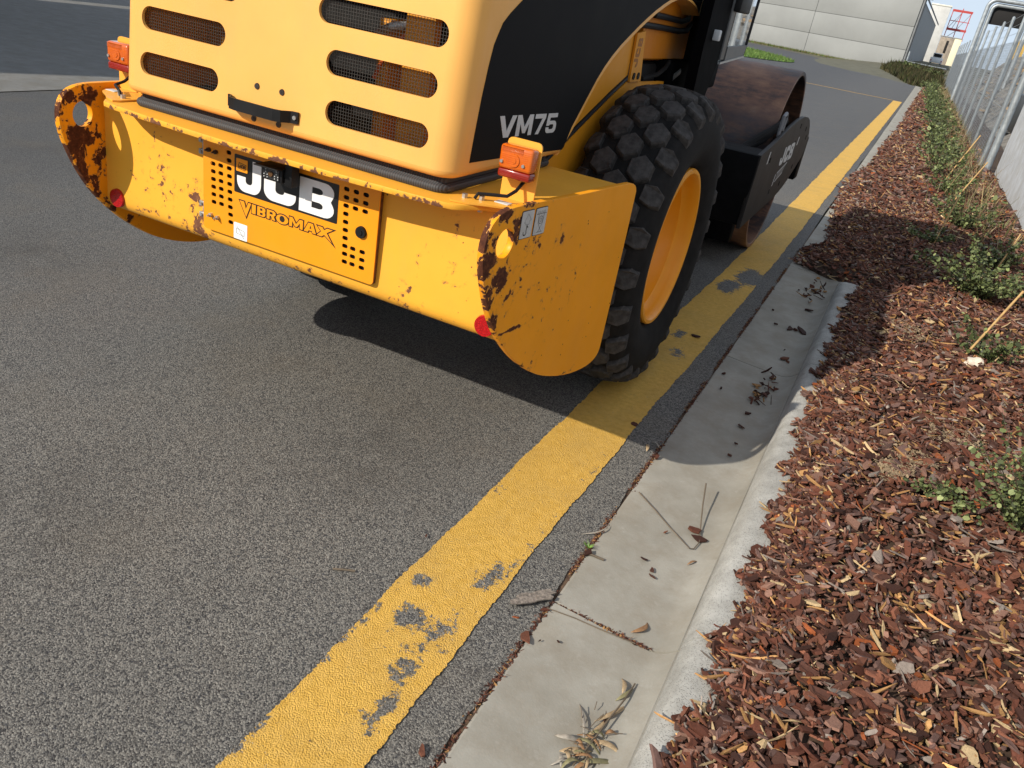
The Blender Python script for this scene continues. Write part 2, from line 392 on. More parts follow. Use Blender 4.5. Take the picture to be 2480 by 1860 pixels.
# planting bed
def bed_edge(y):
    return float(np.interp(y, [0, 1.3, 1.7, 2.4, 3.3, 3.7, 5.4, 5.8, 6.2, 6.4, 7.1, 7.15, 7.6, 8.7, 10.8, 12, 13.6, 17.6, 24, 30, 55], [-.015, -.005, .005, .025, .012, .008, .025, .045, -.05, -.45, -.42, -.30, -.33, -.40, -.49, -.46, -.33, -.31, -.2, -.2, -.03]))
def bed_z(x, y):
    e = bed_edge(y); k = min(1, max(0, (x - e) / .18)); d = min(1, max(0, (y - 5.6) / .7))
    und = .012 * math.sin(x * 9 + y * 3.1) + .014 * math.sin(y * 5.3 - x * 4)
    near = .106 + .045 * (1 - math.exp(-max(0, x - e) / .09)) + und * k
    far = (.10 + .03 * min(1, max(0, x)) + und) * .75 * k
    return near * (1 - d) + far * d
bxs = [0, .03, .06, .1, .15, .2, .3, .4, .55, .7, .85, 1.0, 1.15, 1.3, 1.45, 1.7, 2.2]
bys = list(np.arange(-1.5, 14, .18)) + list(np.arange(14, 57.5, .8))
v = []; nx = len(bxs)
for y in bys:
    for d in bxs:
        x = bed_edge(y) + .012 + d; v.append((x, y, bed_z(x, y) - .012 - (.02 if d < .02 else 0)))
f = [(j * nx + i, j * nx + i + 1, (j + 1) * nx + i + 1, (j + 1) * nx + i) for j in range(len(bys) - 1) for i in range(nx - 1)]
me = bpy.data.meshes.new('planting_bed'); me.from_pydata(v, [], f); me.shade_smooth()
struct(mk('planting_bed', me, M['soil']))

# ------------------------------------------------------------------ bark mulch
EY = np.array([0, 1.3, 1.7, 2.4, 3.3, 3.7, 5.4, 5.8, 6.2, 6.4, 7.1, 7.15, 7.6, 8.7, 10.8, 12, 13.6, 17.6, 24, 30, 55])
EX = np.array([-.015, -.005, .005, .025, .012, .008, .025, .045, -.05, -.45, -.42, -.30, -.33, -.40, -.49, -.46, -.33, -.31, -.2, -.2, -.03])
def bz(x, y):
    e = np.interp(y, EY, EX); k = np.clip((x - e) / .18, 0, 1); d = np.clip((y - 5.6) / .7, 0, 1)
    und = .012 * np.sin(x * 9 + y * 3.1) + .014 * np.sin(y * 5.3 - x * 4)
    near = .106 + .045 * (1 - np.exp(-np.clip(x - e, 0, None) / .09)) + und * k
    far = (.10 + .03 * np.clip(x, 0, 1) + und) * .75 * k
    return near * (1 - d) + far * d
PAL = np.array([(.050, .020, .014), (.125, .043, .026), (.18, .070, .042), (.155, .090, .076), (.24, .13, .095), (.30, .082, .026), (.09, .038, .026), (.42, .23, .09), (.56, .41, .23), (.27, .225, .195)])
PW = np.array([.12, .18, .18, .15, .16, .015, .11, .045, .02, .03]); PW = PW / PW.sum()
def chip_arrays(n, size, sliver=.12, tilt=.45, flat=False):
    """outline verts of n chips in local frames: (n, 12, 3)"""
    K = 6; ang = np.linspace(0, 2 * pi, K, endpoint=False)[None] + rng.uniform(-.42, .42, (n, K))
    isl = rng.random(n) < sliver
    a = size * np.clip(np.exp(rng.normal(0, .45, n)), .35, 1.75); b = a * rng.uniform(.22, .68, n)
    a = np.where(isl, size * rng.uniform(1.3, 2.8, n), a); b = np.where(isl, size * rng.uniform(.12, .26, n), b)
    rad = rng.uniform(.58, 1.18, (n, K))
    px = np.cos(ang) * rad * a[:, None] / 2; py = np.sin(ang) * rad * b[:, None] / 2
    th = np.where(isl, size * .09, size * rng.uniform(.08, .22, n))[:, None]
    cup = rng.uniform(-.25, .4, n)[:, None] * (px / a[:, None]) ** 2 * a[:, None]
    top = np.stack([px * .95, py * .92, th / 2 + cup + rng.normal(0, .02, (n, K)) * size], -1); bot = np.stack([px, py, -th / 2 + cup], -1)
    V = np.concatenate([top, bot], 1)
    yaw = rng.uniform(0, 2 * pi, n); tx = rng.normal(0, tilt, n); ty = rng.normal(0, tilt * .8, n)
    c, s = np.cos(tx), np.sin(tx); y_, z_ = V[..., 1] * c[:, None] - V[..., 2] * s[:, None], V[..., 1] * s[:, None] + V[..., 2] * c[:, None]; V = np.stack([V[..., 0], y_, z_], -1)
    c, s = np.cos(ty), np.sin(ty); x_, z_ = V[..., 0] * c[:, None] + V[..., 2] * s[:, None], -V[..., 0] * s[:, None] + V[..., 2] * c[:, None]; V = np.stack([x_, V[..., 1], z_], -1)
    c, s = np.cos(yaw), np.sin(yaw); x_, y_ = V[..., 0] * c[:, None] - V[..., 1] * s[:, None], V[..., 0] * s[:, None] + V[..., 1] * c[:, None]
    return np.stack([x_, y_, V[..., 2]], -1), isl
def chip_mesh(name, V, cols):
    n = len(V); K = 6
    me = bpy.data.meshes.new(name); me.vertices.add(n * 12); me.vertices.foreach_set('co', V.astype(np.float32).ravel())
    loc = list(range(K)); 
    for i in range(K): j = (i + 1) % K; loc += [i, K + i, K + j, j]
    loc = np.array(loc); starts = np.array([0] + [K + 4 * i for i in range(K)])
    me.loops.add(n * len(loc)); me.loops.foreach_set('vertex_index', (np.arange(n)[:, None] * 12 + loc[None]).ravel().astype(np.int32))
    me.polygons.add(n * 7); me.polygons.foreach_set('loop_start', (np.arange(n)[:, None] * len(loc) + starts[None]).ravel().astype(np.int32))
    me.update(calc_edges=True); me.validate(); me.shade_flat()
    at = me.attributes.new('col', 'FLOAT_COLOR', 'POINT'); c4 = np.ones((n, 12, 4), np.float32); c4[..., :3] = cols[:, None]; at.data.foreach_set('color', c4.ravel())
    return me
def colours(n, isl):
    ci = rng.choice(len(PAL), n, p=PW); c = PAL[ci] * np.exp(rng.normal(0, .22, n))[:, None]
    pale = PAL[rng.choice([7, 8, 9, 2, 7], n)] * np.exp(rng.normal(0, .25, n))[:, None]
    return np.where((isl & (rng.random(n) < .62))[:, None], pale, c)
VV, CC = [], []
for y0, y1, x1, dens, size in ((.75, 5.2, 1.35, 3900, .041), (.75, 4.2, 1.2, 2400, .018), (.75, 5.7, -.01, -9000, .030), (5.2, 10, 1.45, 2300, .042), (10, 20, 1.4, 700, .062), (20, 56, 1.3, 200, .10)):
    n = int((y1 - y0) * (x1 + .25) * dens) if dens > 0 else int((y1 - y0) * .2 * -dens); y = rng.uniform(y0, y1, n); x = rng.uniform(-.55, x1, n)
    if dens < 0: x = np.interp(y, EY, EX) - .03 + rng.uniform(0, .2, n)                # dense rim where the bark lies on the kerb top
    ed = np.interp(y, EY, EX) + .020 * np.sin(y * 17) + .016 * np.sin(y * 41 + 1) + rng.normal(0, .007, n)
    keep = x > ed
    x, y, ed = x[keep], y[keep], ed[keep]; n = len(x)
    V, isl = chip_arrays(n, size, .13); z = bz(x, y) + rng.uniform(-.012, .022, n) * np.clip((x - ed) / .06 + .35, 0, 1) + .005
    V += np.stack([x, y, z], -1)[:, None]; VV.append(V); CC.append(colours(n, isl))
me = chip_mesh('bark_mulch', np.concatenate(VV), np.concatenate(CC))
o = mk('bark_mulch', me, M['mulch']); o['kind'] = 'stuff'; o['label'] = 'red-brown bark mulch covering the planting bed beside the kerb'

# ------------------------------------------------------------------ road roller
XC = -1.65
roller = empty('road_roller', (XC, 3.42, 0), 'yellow and black single-drum road roller parked over the yellow line beside the kerb', 'road roller')
TH = math.atan(.1243)
def px_out(y): return .803 + (y - 1.90) * .1243        # half width of the splayed side plates (outer face)
# right side plate frame (outer face) and left mirrored
FR = frame((XC + .803, 1.90, 0), (math.sin(TH), math.cos(TH), 0), (0, 0, 1))
FL = frame((XC - .803, 1.90, 0), (-math.sin(TH), math.cos(TH), 0), (0, 0, 1))     # normal points inwards (+X)
plate_blobs_r = [((XC + .79, 1.80, .96), (.2, .07, .16), .85), ((XC + .79, 1.83, .88), (.2, .09, .13), .88), ((XC + .79, 1.88, 1.01), (.2, .12, .05), .8), ((XC + .80, 1.90, .84), (.2, .10, .09), .82), ((XC + .80, 1.86, .77), (.2, .07, .14), .72), ((XC + .80, 1.90, .69), (.2, .055, .12), .7), ((XC + .8, 1.96, .60), (.2, .05, .1), .62), ((XC + .80, 1.935, .965), (.2, .09, .10), .66),
    ((XC + .81, 2.0, .655), (.2, .16, .013), .95), ((XC + .81, 2.06, .90), (.2, .22, .15), .36), ((XC + .84, 2.2, .90), (.2, .10, .05), .50), ((XC + .82, 2.0, 1.03), (.2, .2, .03), .6), ((XC + .83, 2.12, .49), (.2, .12, .05), .55), ((XC + .83, 2.2, .72), (.2, .3, .24), .30), ((XC + .87, 2.35, .38), (.2, .3, .02), .55), ((XC + .8, 1.97, .78), (.2, .12, .1), .5)]
def mir(bl): return [((2 * XC - c[0], c[1], c[2]), r, s) for c, r, s in bl]
plate_blobs_l = [((XC - .79, 1.86, 1.0), (.2, .12, .05), .72), ((XC - .79, 1.93, .985), (.2, .06, .09), .9), ((XC - .80, 1.90, .87), (.2, .13, .07), 1.0), ((XC - .80, 1.86, .83), (.2, .10, .10), .98), ((XC - .80, 1.88, .76), (.2, .08, .12), .9), ((XC - .80, 1.93, .68), (.2, .07, .12), .8), ((XC - .8, 2.0, .60), (.2, .06, .12), .66), ((XC - .81, 1.96, .80), (.2, .11, .22), .56), ((XC - .79, 1.81, .95), (.2, .05, .15), .6), ((XC - .8, 2.1, .52), (.2, .1, .08), .5)]
YP_R = yellow('yellow_paint_rusty_right_plate', plate_blobs_r, .0, base=(.90, .345, .008), fine=.06, scale=30)
YP_R.name = 'yellow_paint_right_plate'
YP_L = yellow('yellow_paint_left_plate', plate_blobs_l, .0, base=(.90, .345, .008), fine=.05, scale=30)
YB = yellow('yellow_paint_bumper', [((XC - .385, 1.98, .745), (.09, .2, .10), .58), ((XC - .36, 1.98, .67), (.08, .2, .08), .68), ((XC - .375, 1.98, .63), (.13, .2, .05), .70), ((XC + .47, 1.98, .67), (.05, .2, .06), .66), ((XC + .46, 1.98, .62), (.10, .2, .04), .68),
    ((XC + .05, 1.98, .62), (.6, .2, .04), .45), ((XC - .6, 1.98, .64), (.25, .2, .05), .48), ((XC - .55, 1.98, .78), (.22, .2, .2), .38), ((XC + .6, 1.98, .80), (.16, .2, .16), .28), ((XC + .62, 1.98, .90), (.14, .2, .08), .28)], .0, base=(.82, .395, .040), fine=.085, scale=40, light=True)
YLG = yellow('yellow_paint_ledge', [((XC + i * .1, 1.83 + .0009 * i * i, .992), (.09, .02, .022), .55 + .25 * random.random()) for i in range(-6, 7)], 0, base=(.82, .395, .040), scale=45, light=True)
YH = yellow('yellow_paint_hood', base=(.80, .41, .10), rough=.36)
YBR = yellow('yellow_paint_bracket', base=(.82, .385, .045), rough=.4)
YD = yellow('yellow_paint_door', base=(.84, .305, .008), rough=.34)
YI = yellow('yellow_paint_inner', base=(.74, .30, .012), rough=.5)
BLACK = plain('black_decal', (.007, .007, .008), .6, var=.25, scale=6, spec=.08)
BPAINT = plain('black_paint', (.007, .007, .008), .55, var=.3, spec=.3)
RUBBER = plain('rubber', (.014, .0132, .013), .85, var=.45, scale=18, bump=.4, bscale=180, spec=.15)
t = NT('seal_rubber'); wv = t.n.new('ShaderNodeTexWave'); wv.bands_direction = 'X'; wv.inputs['Scale'].default_value = 40; t.link(t.co, wv.inputs[0])
SEAL = t.set(t.mix(wv.outputs[0], (.020, .020, .022), (.050, .050, .053)), .65, 0, t.bump(wv.outputs[0], .5, .0015))
STEEL = plain('zinc_steel', (.45, .45, .44), .45, .8, var=.2, scale=60)
DSTEEL = plain('dark_bolt_steel', (.06, .05, .045), .5, .6, var=.4, scale=80)
WHITE = plain('white_decal', (.80, .80, .80), .45, var=.04)
GREYW = plain('grey_white_decal', (.55, .56, .56), .5, var=.06)
WIRE = plain('mesh_wire', (.07, .065, .06), .5, .3, var=.2)
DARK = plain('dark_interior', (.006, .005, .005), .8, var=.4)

PLATE = [(.800, .985), (.785, 1.010), (.755, 1.022), (.711, 1.025), (.349, 1.024), (.213, 1.028), (.075, 1.030), (.02, 1.030), (-.033, 1.022), (-.068, 1.003), (-.090, .972), (-.098, .935), (-.093, .890), (-.078, .845), (-.042, .768), (.002, .697), (.045, .645), (.09, .602),
         (.14, .558), (.20, .514), (.275, .466), (.35, .428), (.45, .392), (.557, .365), (.65, .353), (.72, .352), (.765, .362), (.790, .380), (.798, .410)]
PLATE = smooth_poly(PLATE, 1)
hole = arc(0, .934, .041, 0, 350, 35)
v, f = shape2d(PLATE, [hole], .020, .0016)
MB().add(v, f, FR @ Matrix.Translation((0, 0, -.010))).build('side_plate', YP_R, roller, 30)['label'] = 'rust-eaten lifting-eye side plate beside the right tyre'
MB().add(v, f, FL @ Matrix.Translation((0, 0, .010))).build('side_plate', YP_L, roller, 30)['label'] = 'rust-eaten lifting-eye side plate at the far left rear'
# counterweight body: bumper face, rolled lower edge, closed block between the plates
prof = [(2.66, .985), (2.00, .985), (1.996, .97), (1.990, .70), (1.988, .66)] + [(1.988 + .045 - .045 * math.cos(R(a)), .645 - .045 * math.sin(R(a))) for a in range(0, 91, 15)] + [(2.12, .594), (2.40, .52), (2.66, .52)]
MB().sweep_x(prof, lambda y: XC - px_out(y) + .012, lambda y: XC + px_out(y) - .012).build('counterweight', YB, roller, 40)
# ledge sheet: bowed rear edge, sides run out to the plates
led = [(XC - px_out(2.66) + .021, 2.66)] + [(XC - px_out(1.99) + .021, 1.99), (XC - .74, 1.975), (XC - .70, 1.95), (XC - .672, 1.90), (XC - .645, 1.872)]
led += [(XC + x, 1.832 + .035 * (x / .64) ** 2) for x in np.linspace(-.60, .60, 25)]
led += [(XC + .645, 1.872), (XC + .672, 1.90), (XC + .70, 1.95), (XC + .74, 1.975), (XC + px_out(1.99) - .021, 1.99), (XC + px_out(2.66) - .021, 2.66)]
v, f = shape2d(led, [], .016, .002)
MB().add(v, f, Matrix.Translation((0, 0, .997))).build('top_ledge', YLG, roller, 40)

# ---- hood
HW, HR = .612, .066
def lean(p): return (p[0], p[1] + .08 * (p[2] - 1.05), p[2])
rows = [(1.147, [(-.523, -.207), (.186, .526)]), (1.277, [(-.521, -.190), (.172, .530)]), (1.404, [(-.530, -.150), (.130, .540)]), (1.532, [(-.535, -.120), (.110, .540)]), (1.66, [(-.535, -.110), (.110, .535)])]
slots = [slot(a, b, z, .066) for z, l in rows for a, b in l]
HT = 1.80
fl = HW - HR
v, f = shape2d([(-fl, 1.07), (fl, 1.07), (fl, HT), (-fl, HT)], slots, .010, .0)
hood = MB(); FH = frame((XC, 1.905 + .005, 0), (1, 0, 0), (0, 0, 1))
hood.add([lean(FH @ p) for p in v], f)
def hood_path(inset=0.0, yend=2.66):
    P = [(XC - HW + inset, yend), (XC - HW + inset, 1.905 + HR)] + [(XC - fl + (HR - inset) * math.cos(R(a)), 1.905 + HR + (HR - inset) * math.sin(R(a))) for a in range(189, 270, 9)] + [(XC - fl, 1.905 + inset)]
    Q = [(2 * XC - x, y) for x, y in reversed(P)]
    return P + Q
def band(rings, mb, loop=False):
    n = len(rings[0]); v = [p for r in rings for p in r]
    mb.add(v, [(j * n + i, j * n + i + 1, (j + 1) * n + i + 1, (j + 1) * n + i) for j in range(len(rings) - 1) for i in range(n - 1)])
# rounded lower lip all round
rings = []
for a in range(0, 91, 15):
    ins = .022 - .022 * math.cos(R(a)) if a < 90 else .022
    rings.append([lean((x, y, 1.072 - .022 * math.sin(R(a)))) for x, y in hood_path(ins)])
rings.append([lean((x, y, 1.052)) for x, y in hood_path(.05)])
band(rings, hood)
# vertical corners
for sgn in (-1, 1):
    C = [(XC + sgn * (fl + HR * math.cos(R(a))), 1.905 + HR - HR * math.sin(R(a))) for a in range(0, 91, 9)]
    band([[lean((x, y, z)) for x, y in C] for z in (1.070, 1.3, 1.55, HT)], hood)
# sides with the wheel arch cut away
ARCH = [(2.640, 1.050), (2.665, 1.062), (2.689, 1.085), (2.735, 1.125), (2.786, 1.175), (2.84, 1.228), (2.899, 1.284), (2.95, 1.324), (3.007, 1.360), (3.08, 1.398), (3.163, 1.434), (3.25, 1.47), (3.334, 1.502), (3.42, 1.532), (3.513, 1.560), (3.60, 1.583), (3.703, 1.602), (3.79, 1.608), (3.871, 1.604), (3.95, 1.595), (4.03, 1.579), (4.075, 1.562), (4.10, 1.552)]
side = [(1.971 + .08 * (HT - 1.05), HT), (1.971 + .0016, 1.070), (2.62, 1.070)] + [p for p in ARCH[1:] if p[1] > 1.071] + [(4.11, 1.62), (4.13, HT)]
v, f = shape2d(side, [], .008)
for sgn in (-1, 1):
    hood.add(v, f, frame((XC + sgn * (HW - .004), 0, 0), (0, 1, 0), (0, 0, 1)))
    # arch lip turned inwards
    lip = [[(XC + sgn * (HW - d), y, z - (.004 if d > .01 else 0)) for y, z in ARCH] for d in (0.0, .006, .05, .16)]
    band(lip, hood)
# top deck
v, f = shape2d([(-HW + .03, 1.99), (HW - .03, 1.99), (HW - .03, 4.13), (-HW + .03, 4.13)], [], .01)
hood.add(v, f, Matrix.Translation((XC, 0, HT + .028)))
rings = []
for a in range(0, 91, 15):
    ins = .03 - .03 * math.cos(R(a)); rings.append([lean((x, y, HT + .03 * math.sin(R(a)))) for x, y in hood_path(ins, 4.13)])
band(rings, hood)
hood_o = hood.build('hood', YH, roller, 40)
# wire mesh behind each slot
for z, l in rows:
    for a, b in l:
        mb = MB(); y0 = 1.905 + .08 * (z - 1.05) + .018
        x = a - .004
        while x < b + .006: mb.box((XC + x - .00045, y0 - .00045, z - .04), (XC + x + .00045, y0 + .00045, z + .04)); x += .0088
        zz = z - .038
        while zz < z + .04: mb.box((XC + a - .01, y0 + .0008, zz - .00045), (XC + b + .01, y0 + .0017, zz + .00045)); zz += .0088
        mb.build('vent_mesh', WIRE, hood_o, 0)
# things seen through the vents
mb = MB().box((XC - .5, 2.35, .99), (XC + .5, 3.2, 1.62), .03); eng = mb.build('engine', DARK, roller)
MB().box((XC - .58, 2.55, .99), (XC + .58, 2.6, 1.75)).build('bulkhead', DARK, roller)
MB().box((XC - .30, 2.02, 1.05), (XC - .26, 2.3, 1.26), .004).box((XC - .29, 2.06, 1.26), (XC - .2, 2.3, 1.30), .004).build('bracket', YI, roller)
MB().box((XC + .33, 2.05, 1.02), (XC + .43, 2.09, 1.46), .01).box((XC + .20, 2.12, 1.02), (XC + .24, 2.34, 1.40), .004).build('bracket', YI, roller)
MB().tube([(XC + .20, 2.12, 1.36), (XC + .27, 2.08, 1.385), (XC + .33, 2.10, 1.40), (XC + .40, 2.2, 1.40)], .012, 10).build('hose', STEEL, roller)
MB().tube([(XC + .23, 2.07, 1.24), (XC + .28, 2.06, 1.33), (XC + .33, 2.08, 1.38), (XC + .36, 2.1, 1.45)], .006, 8).build('cable', plain('orange_cable', (.55, .10, .015), .5), roller)
MB().cyl((XC + .38, 2.10, 1.38), (XC + .38, 2.2, 1.38), .05, n=20).build('filter_cap', BPAINT, roller)
# black side decals with model number
def poly_mesh(polys, Mx, thick=.0012, off=0.0):
    mb = MB()
    for outer, holes in polys:
        v, f = shape2d(outer, holes, thick, 0, off); mb.add(v, f, Mx)
    return mb
SD = [(2.000, 1.092), (2.26, 1.084), (2.50, 1.074), (2.672, 1.067), (2.685, 1.075)] + [(y - .012 - .01 * (i / 20), z + .012) for i, (y, z) in enumerate(ARCH[3:])] + [(4.085, 1.62), (4.10, 1.78), (2.42, 1.78), (2.34, 1.62), (2.26, 1.555), (2.18, 1.512), (2.12, 1.478), (2.083, 1.452), (2.062, 1.42), (2.048, 1.396), (2.034, 1.341), (2.02, 1.265), (2.008, 1.168)]
GL = {}
GL['V'] = [([(0, 1), (.26, 1), (.50, .30), (.74, 1), (1, 1), (.64, 0), (.36, 0)], [])]
GL['M'] = [([(0, 0), (0, 1), (.25, 1), (.5, .42), (.75, 1), (1, 1), (1, 0), (.78, 0), (.78, .60), (.58, .12), (.42, .12), (.22, .60), (.22, 0)], [])]
GL['7'] = [([(0, .78), (0, 1), (1, 1), (1, .80), (.50, 0), (.20, 0), (.70, .78)], [])]
GL['5'] = [([(.08, 1), (.98, 1), (.98, .79), (.32, .79), (.30, .62)] + arc(.72, .36, .26, 90, 0, 4) + [(.98, .26)] + arc(.74, .24, .24, 0, -90, 4) + [(.26, 0)] + arc(.24, .22, .22, 270, 190, 4) + [(.02, .30), (.28, .30), (.30, .22), (.36, .19), (.64, .19), (.72, .25), (.72, .38), (.66, .44), (.36, .44), (.28, .38), (.04, .38)], [])]
def place(g, x0, x1, y0, y1):
    q = lambda P: [(x0 + p[0] * (x1 - x0), y0 + p[1] * (y1 - y0)) for p in P]
    return [(q(o), [q(h) for h in hs]) for o, hs in GL[g]]
for sgn in (1, -1):
    Mx = frame((XC + sgn * (HW + .0006), 0, 0), (0, 1, 0), (0, 0, 1))
    de = poly_mesh([(SD, [])], Mx).build('side_decal', BLACK, hood_o, 0)
    Mx = frame((XC + sgn * (HW + .0016), 0, 0), (0, 1, 0), (0, 0, 1)) @ Matrix.Translation((2.145, 1.147, 0)) @ Matrix.Rotation(R(-1.9), 4, 'Z')
    if sgn < 0: Mx = Mx @ Matrix.Translation((.43, 0, 0)) @ Matrix.Scale(-1, 4, (1, 0, 0))
    tx = []
    for ch, a, b in (('V', .0, .115), ('M', .122, .237), ('7', .252, .334), ('5', .345, .432)): tx += place(ch, a, b, 0, .062)
    poly_mesh(tx, Mx, .0008).build('model_number', GREYW, hood_o, 0)
# seal under the hood
se = MB(); zs = 1.006
rings = [[lean((x, y, z)) for x, y in hood_path(i, 2.64)] for i, z in ((.030, zs), (.025, zs + .006), (.024, zs + .014), (.028, zs + .021), (.040, zs + .025), (.044, 1.060))]
band(rings, se); se.build('hood_seal', SEAL, roller, 60)
# hood handle and bolts
hy = lambda z: 1.905 + .08 * (z - 1.05)
hm = MB(); pts = [(-.160, 0), (-.145, .004), (-.128, .030), (-.10, .038), (.04, .038), (.062, .030), (.078, .004), (.100, 0)]
for i in range(len(pts) - 1):
    (x0, d0), (x1, d1) = pts[i], pts[i + 1]
    zc = 1.107; y0 = hy(zc)
    vv = [(XC + x0, y0 - d0 - .001, zc - .0165), (XC + x1, y0 - d1 - .001, zc - .0165), (XC + x1, y0 - d1 - .001, zc + .0165), (XC + x0, y0 - d0 - .001, zc + .0165)]
    vv += [(x, y - .006, z) for x, y, z in vv]
    hm.add(vv, [(0, 1, 2, 3), (7, 6, 5, 4), (0, 4, 5, 1), (3, 2, 6, 7), (0, 3, 7, 4), (1, 5, 6, 2)])
ho = hm.build('hood_handle', BPAINT, hood_o, 25)
MB().cyl((XC + .090, hy(1.107) - .006, 1.107), (XC + .090, hy(1.107) - .012, 1.107), .006, n=10).build('bolt', STEEL, hood_o)
for x, z in ((-.060, 1.164), (.031, 1.165), (-.063, 1.073), (.029, 1.075)):
    MB().cyl((XC + x, hy(z) + .004, z), (XC + x, hy(z) - .0035, z), .0105, .008, n=14).cyl((XC + x, hy(z) - .003, z), (XC + x, hy(z) - .0042, z), .003, n=6).build('bolt', DSTEEL, hood_o, 40)

# ---- access door in the bumper
DY = 1.972
FD = frame((XC, DY, 0), (1, 0, 0), (0, 0, 1))
dh = []
cols = [(-.219, .9315, 10), (-.252, .8825, 6), (-.284, .8815, 6), (.236, .929, 10), (.271, .929, 3), (.306, .929, 3), (.274, .755, 3), (.309, .754, 3)]
for x, z, k in cols:
    for i in range(k):
        xx = x + (.0012 * i if k == 10 else .0008 * i); zz = z - i * .0248
        dh.append(rrect(xx - .0105, zz - .0066, xx + .0105, zz + .0066, .0062, 4))
outline = rrect(-.325, .661, .356, .972, .012, 3)
v, f = shape2d(outline, dh, .0035, .0)
door = MB().add(v, f, FD).build('access_door', YD, roller, 20)
MB().box((XC + .330, DY + .002, .663), (XC + .354, DY + .020, .970), .002).box((XC - .31, DY + .002, .664), (XC + .33, DY + .014, .672), .001).build('door_flange', plain('door_edge_rust', (.12, .045, .02), .7, var=.5, scale=50), door)
MB().box((XC - .30, DY + .0105, .68), (XC + .335, DY + .0125, .97)).build('door_backing', DARK, door, 0)
BLK = rrect(-.194, .815, .210, .935, .004, 3)
poly_mesh([(BLK, [])], frame((XC, DY - .0024, 0), (1, 0, 0), (0, 0, 1)), .0008).build('logo_plate', plain('logo_black', (.012, .012, .013), .35, var=.2), door, 0)
GL['J'] = [([(1, 1), (1, .34)] + arc(.66, .34, .34, 0, -90, 7) + [(.36, 0)] + arc(.34, .34, .34, 270, 180, 7) + [(0, .46), (.36, .46)] + arc(.47, .37, .11, 180, 270, 4) + arc(.53, .37, .11, 270, 360, 4) + [(.64, 1)], [])]
GL['C'] = [([(1, .64), (1, .70)] + arc(.72, .72, .28, 0, 90, 7) + arc(.30, .70, .30, 90, 180, 7) + arc(.30, .30, .30, 180, 270, 7) + arc(.72, .28, .28, 270, 360, 7) + [(1, .37), (.64, .37)] + arc(.55, .36, .09, 0, -90, 3) + arc(.47, .38, .11, 270, 180, 4) + arc(.47, .62, .11, 180, 90, 4) + arc(.55, .64, .09, 90, 0, 3), [])]
GL['B'] = [([(0, 0), (.70, 0)] + arc(.74, .26, .26, -90, 30, 6) + [(.90, .50)] + arc(.72, .74, .26, -30, 90, 6) + [(0, 1)], [[(.36, .20), (.58, .20)] + arc(.60, .29, .085, -60, 60, 4) + [(.58, .385), (.36, .385)], [(.36, .615), (.56, .615)] + arc(.58, .705, .085, -60, 60, 4) + [(.56, .80), (.36, .80)]])]
FT = frame((XC, DY - .0034, 0), (1, 0, 0), (0, 0, 1))
lx = lambda t: -.194 + .404 * t
jcb = place('J', lx(.03), lx(.27), .823, .926) + place('C', lx(.30), lx(.61), .823, .926) + place('B', lx(.642), lx(.968), .822, .927)
poly_mesh(jcb, FT, .0008).build('logo_letters', WHITE, door, 0)
poly_mesh([(rrect(-.185, .884, -.139, .924, .002, 2), [])], frame((XC, DY - .0046, 0), (1, 0, 0), (0, 0, 1)), .0008).build('logo_badge', YD, door, 0)
sm = frame((XC - .178, DY - .0056, .893), (1, 0, -.12), (.25, 0, 1))
BK2 = plain('badge_black', (.015, .013, .01), .5)
fr = [([(0, 0), (.030, 0), (.030, .020), (0, .020)], [[(.0016, .0016), (.0284, .0016), (.0284, .0184), (.0016, .0184)]])]
poly_mesh(place('J', .004, .010, .004, .016) + place('C', .0115, .018, .004, .016) + place('B', .0195, .026, .004, .016) + fr, sm, .0006).build('badge_letters', BK2, door, 0)
GL['I'] = [([(0, 0), (0, 1), (1, 1), (1, 0)], [])]
GL['R'] = [([(0, 0), (0, 1), (.75, 1), (1, .85), (1, .55), (.80, .42), (1, 0), (.66, 0), (.50, .38), (.34, .38), (.34, 0)], [[(.34, .58), (.66, .58), (.66, .80), (.34, .80)]])]
GL['O'] = [(arc(.5, .45, .55, 0, 350, 22), [])]
GL['v'] = [([(0, 1), (.42, 1), (.58, .28), (.78, 1), (1.05, 1), (.62, -.62)], [])]
GL['b'] = [([(0, 0), (0, 1), (.8, 1), (1, .85), (1, .6), (.88, .5), (1, .4), (1, .15), (.8, 0)], [[(.36, .16), (.66, .16), (.66, .38), (.36, .38)], [(.36, .62), (.62, .62), (.62, .84), (.36, .84)]])]
GL['A'] = [([(0, 0), (.34, 1), (.72, 1), (1, 0), (.70, 0), (.66, .2), (.40, .2), (.34, 0)], [[(.46, .42), (.60, .42), (.54, .74)]])]
GL['X'] = [([(0, 0), (.28, .52), (.02, 1), (.36, 1), (.48, .74), (.66, 1), (1.06, 1), (.66, .52), (1.06, -.42), (.50, .24), (.34, 0)], [])]
W = .37; bx = -.171; base = .762; cap = .030
vib = []
for ch, a, b in (('v', 0, .125), ('I', .137, .182), ('b', .198, .288), ('R', .302, .398), ('O', .41, .53), ('M', .545, .69), ('A', .70, .83), ('X', .835, .99)):
    vib += place(ch, bx + W * a, bx + W * b, base, base + cap * (1.0 if ch != 'O' else .92))
poly_mesh(vib, frame((XC, DY - .0024, 0), (1, 0, 0), (0, 0, 1)), .0008, .0030).build('script_outline', BK2, door, 0)
poly_mesh(vib, frame((XC, DY - .0032, 0), (1, 0, 0), (0, 0, 1)), .0008, -.0004).build('script_letters', YD, door, 0)
poly_mesh([(arc(bx + W * .47, base + .014, .010, 0, 350, 20), [])], frame((XC, DY - .0040, 0), (1, 0, 0), (0, 0, 1)), .0006).build('script_emblem', BK2, door, 0)
STK = rrect(-.194, .661, -.138, .715, .003, 2)
poly_mesh([(STK, [])], frame((XC, DY - .0024, 0), (1, 0, 0), (0, 0, 1)), .0008).build('sticker', WHITE, door, 0)
ic = MB()
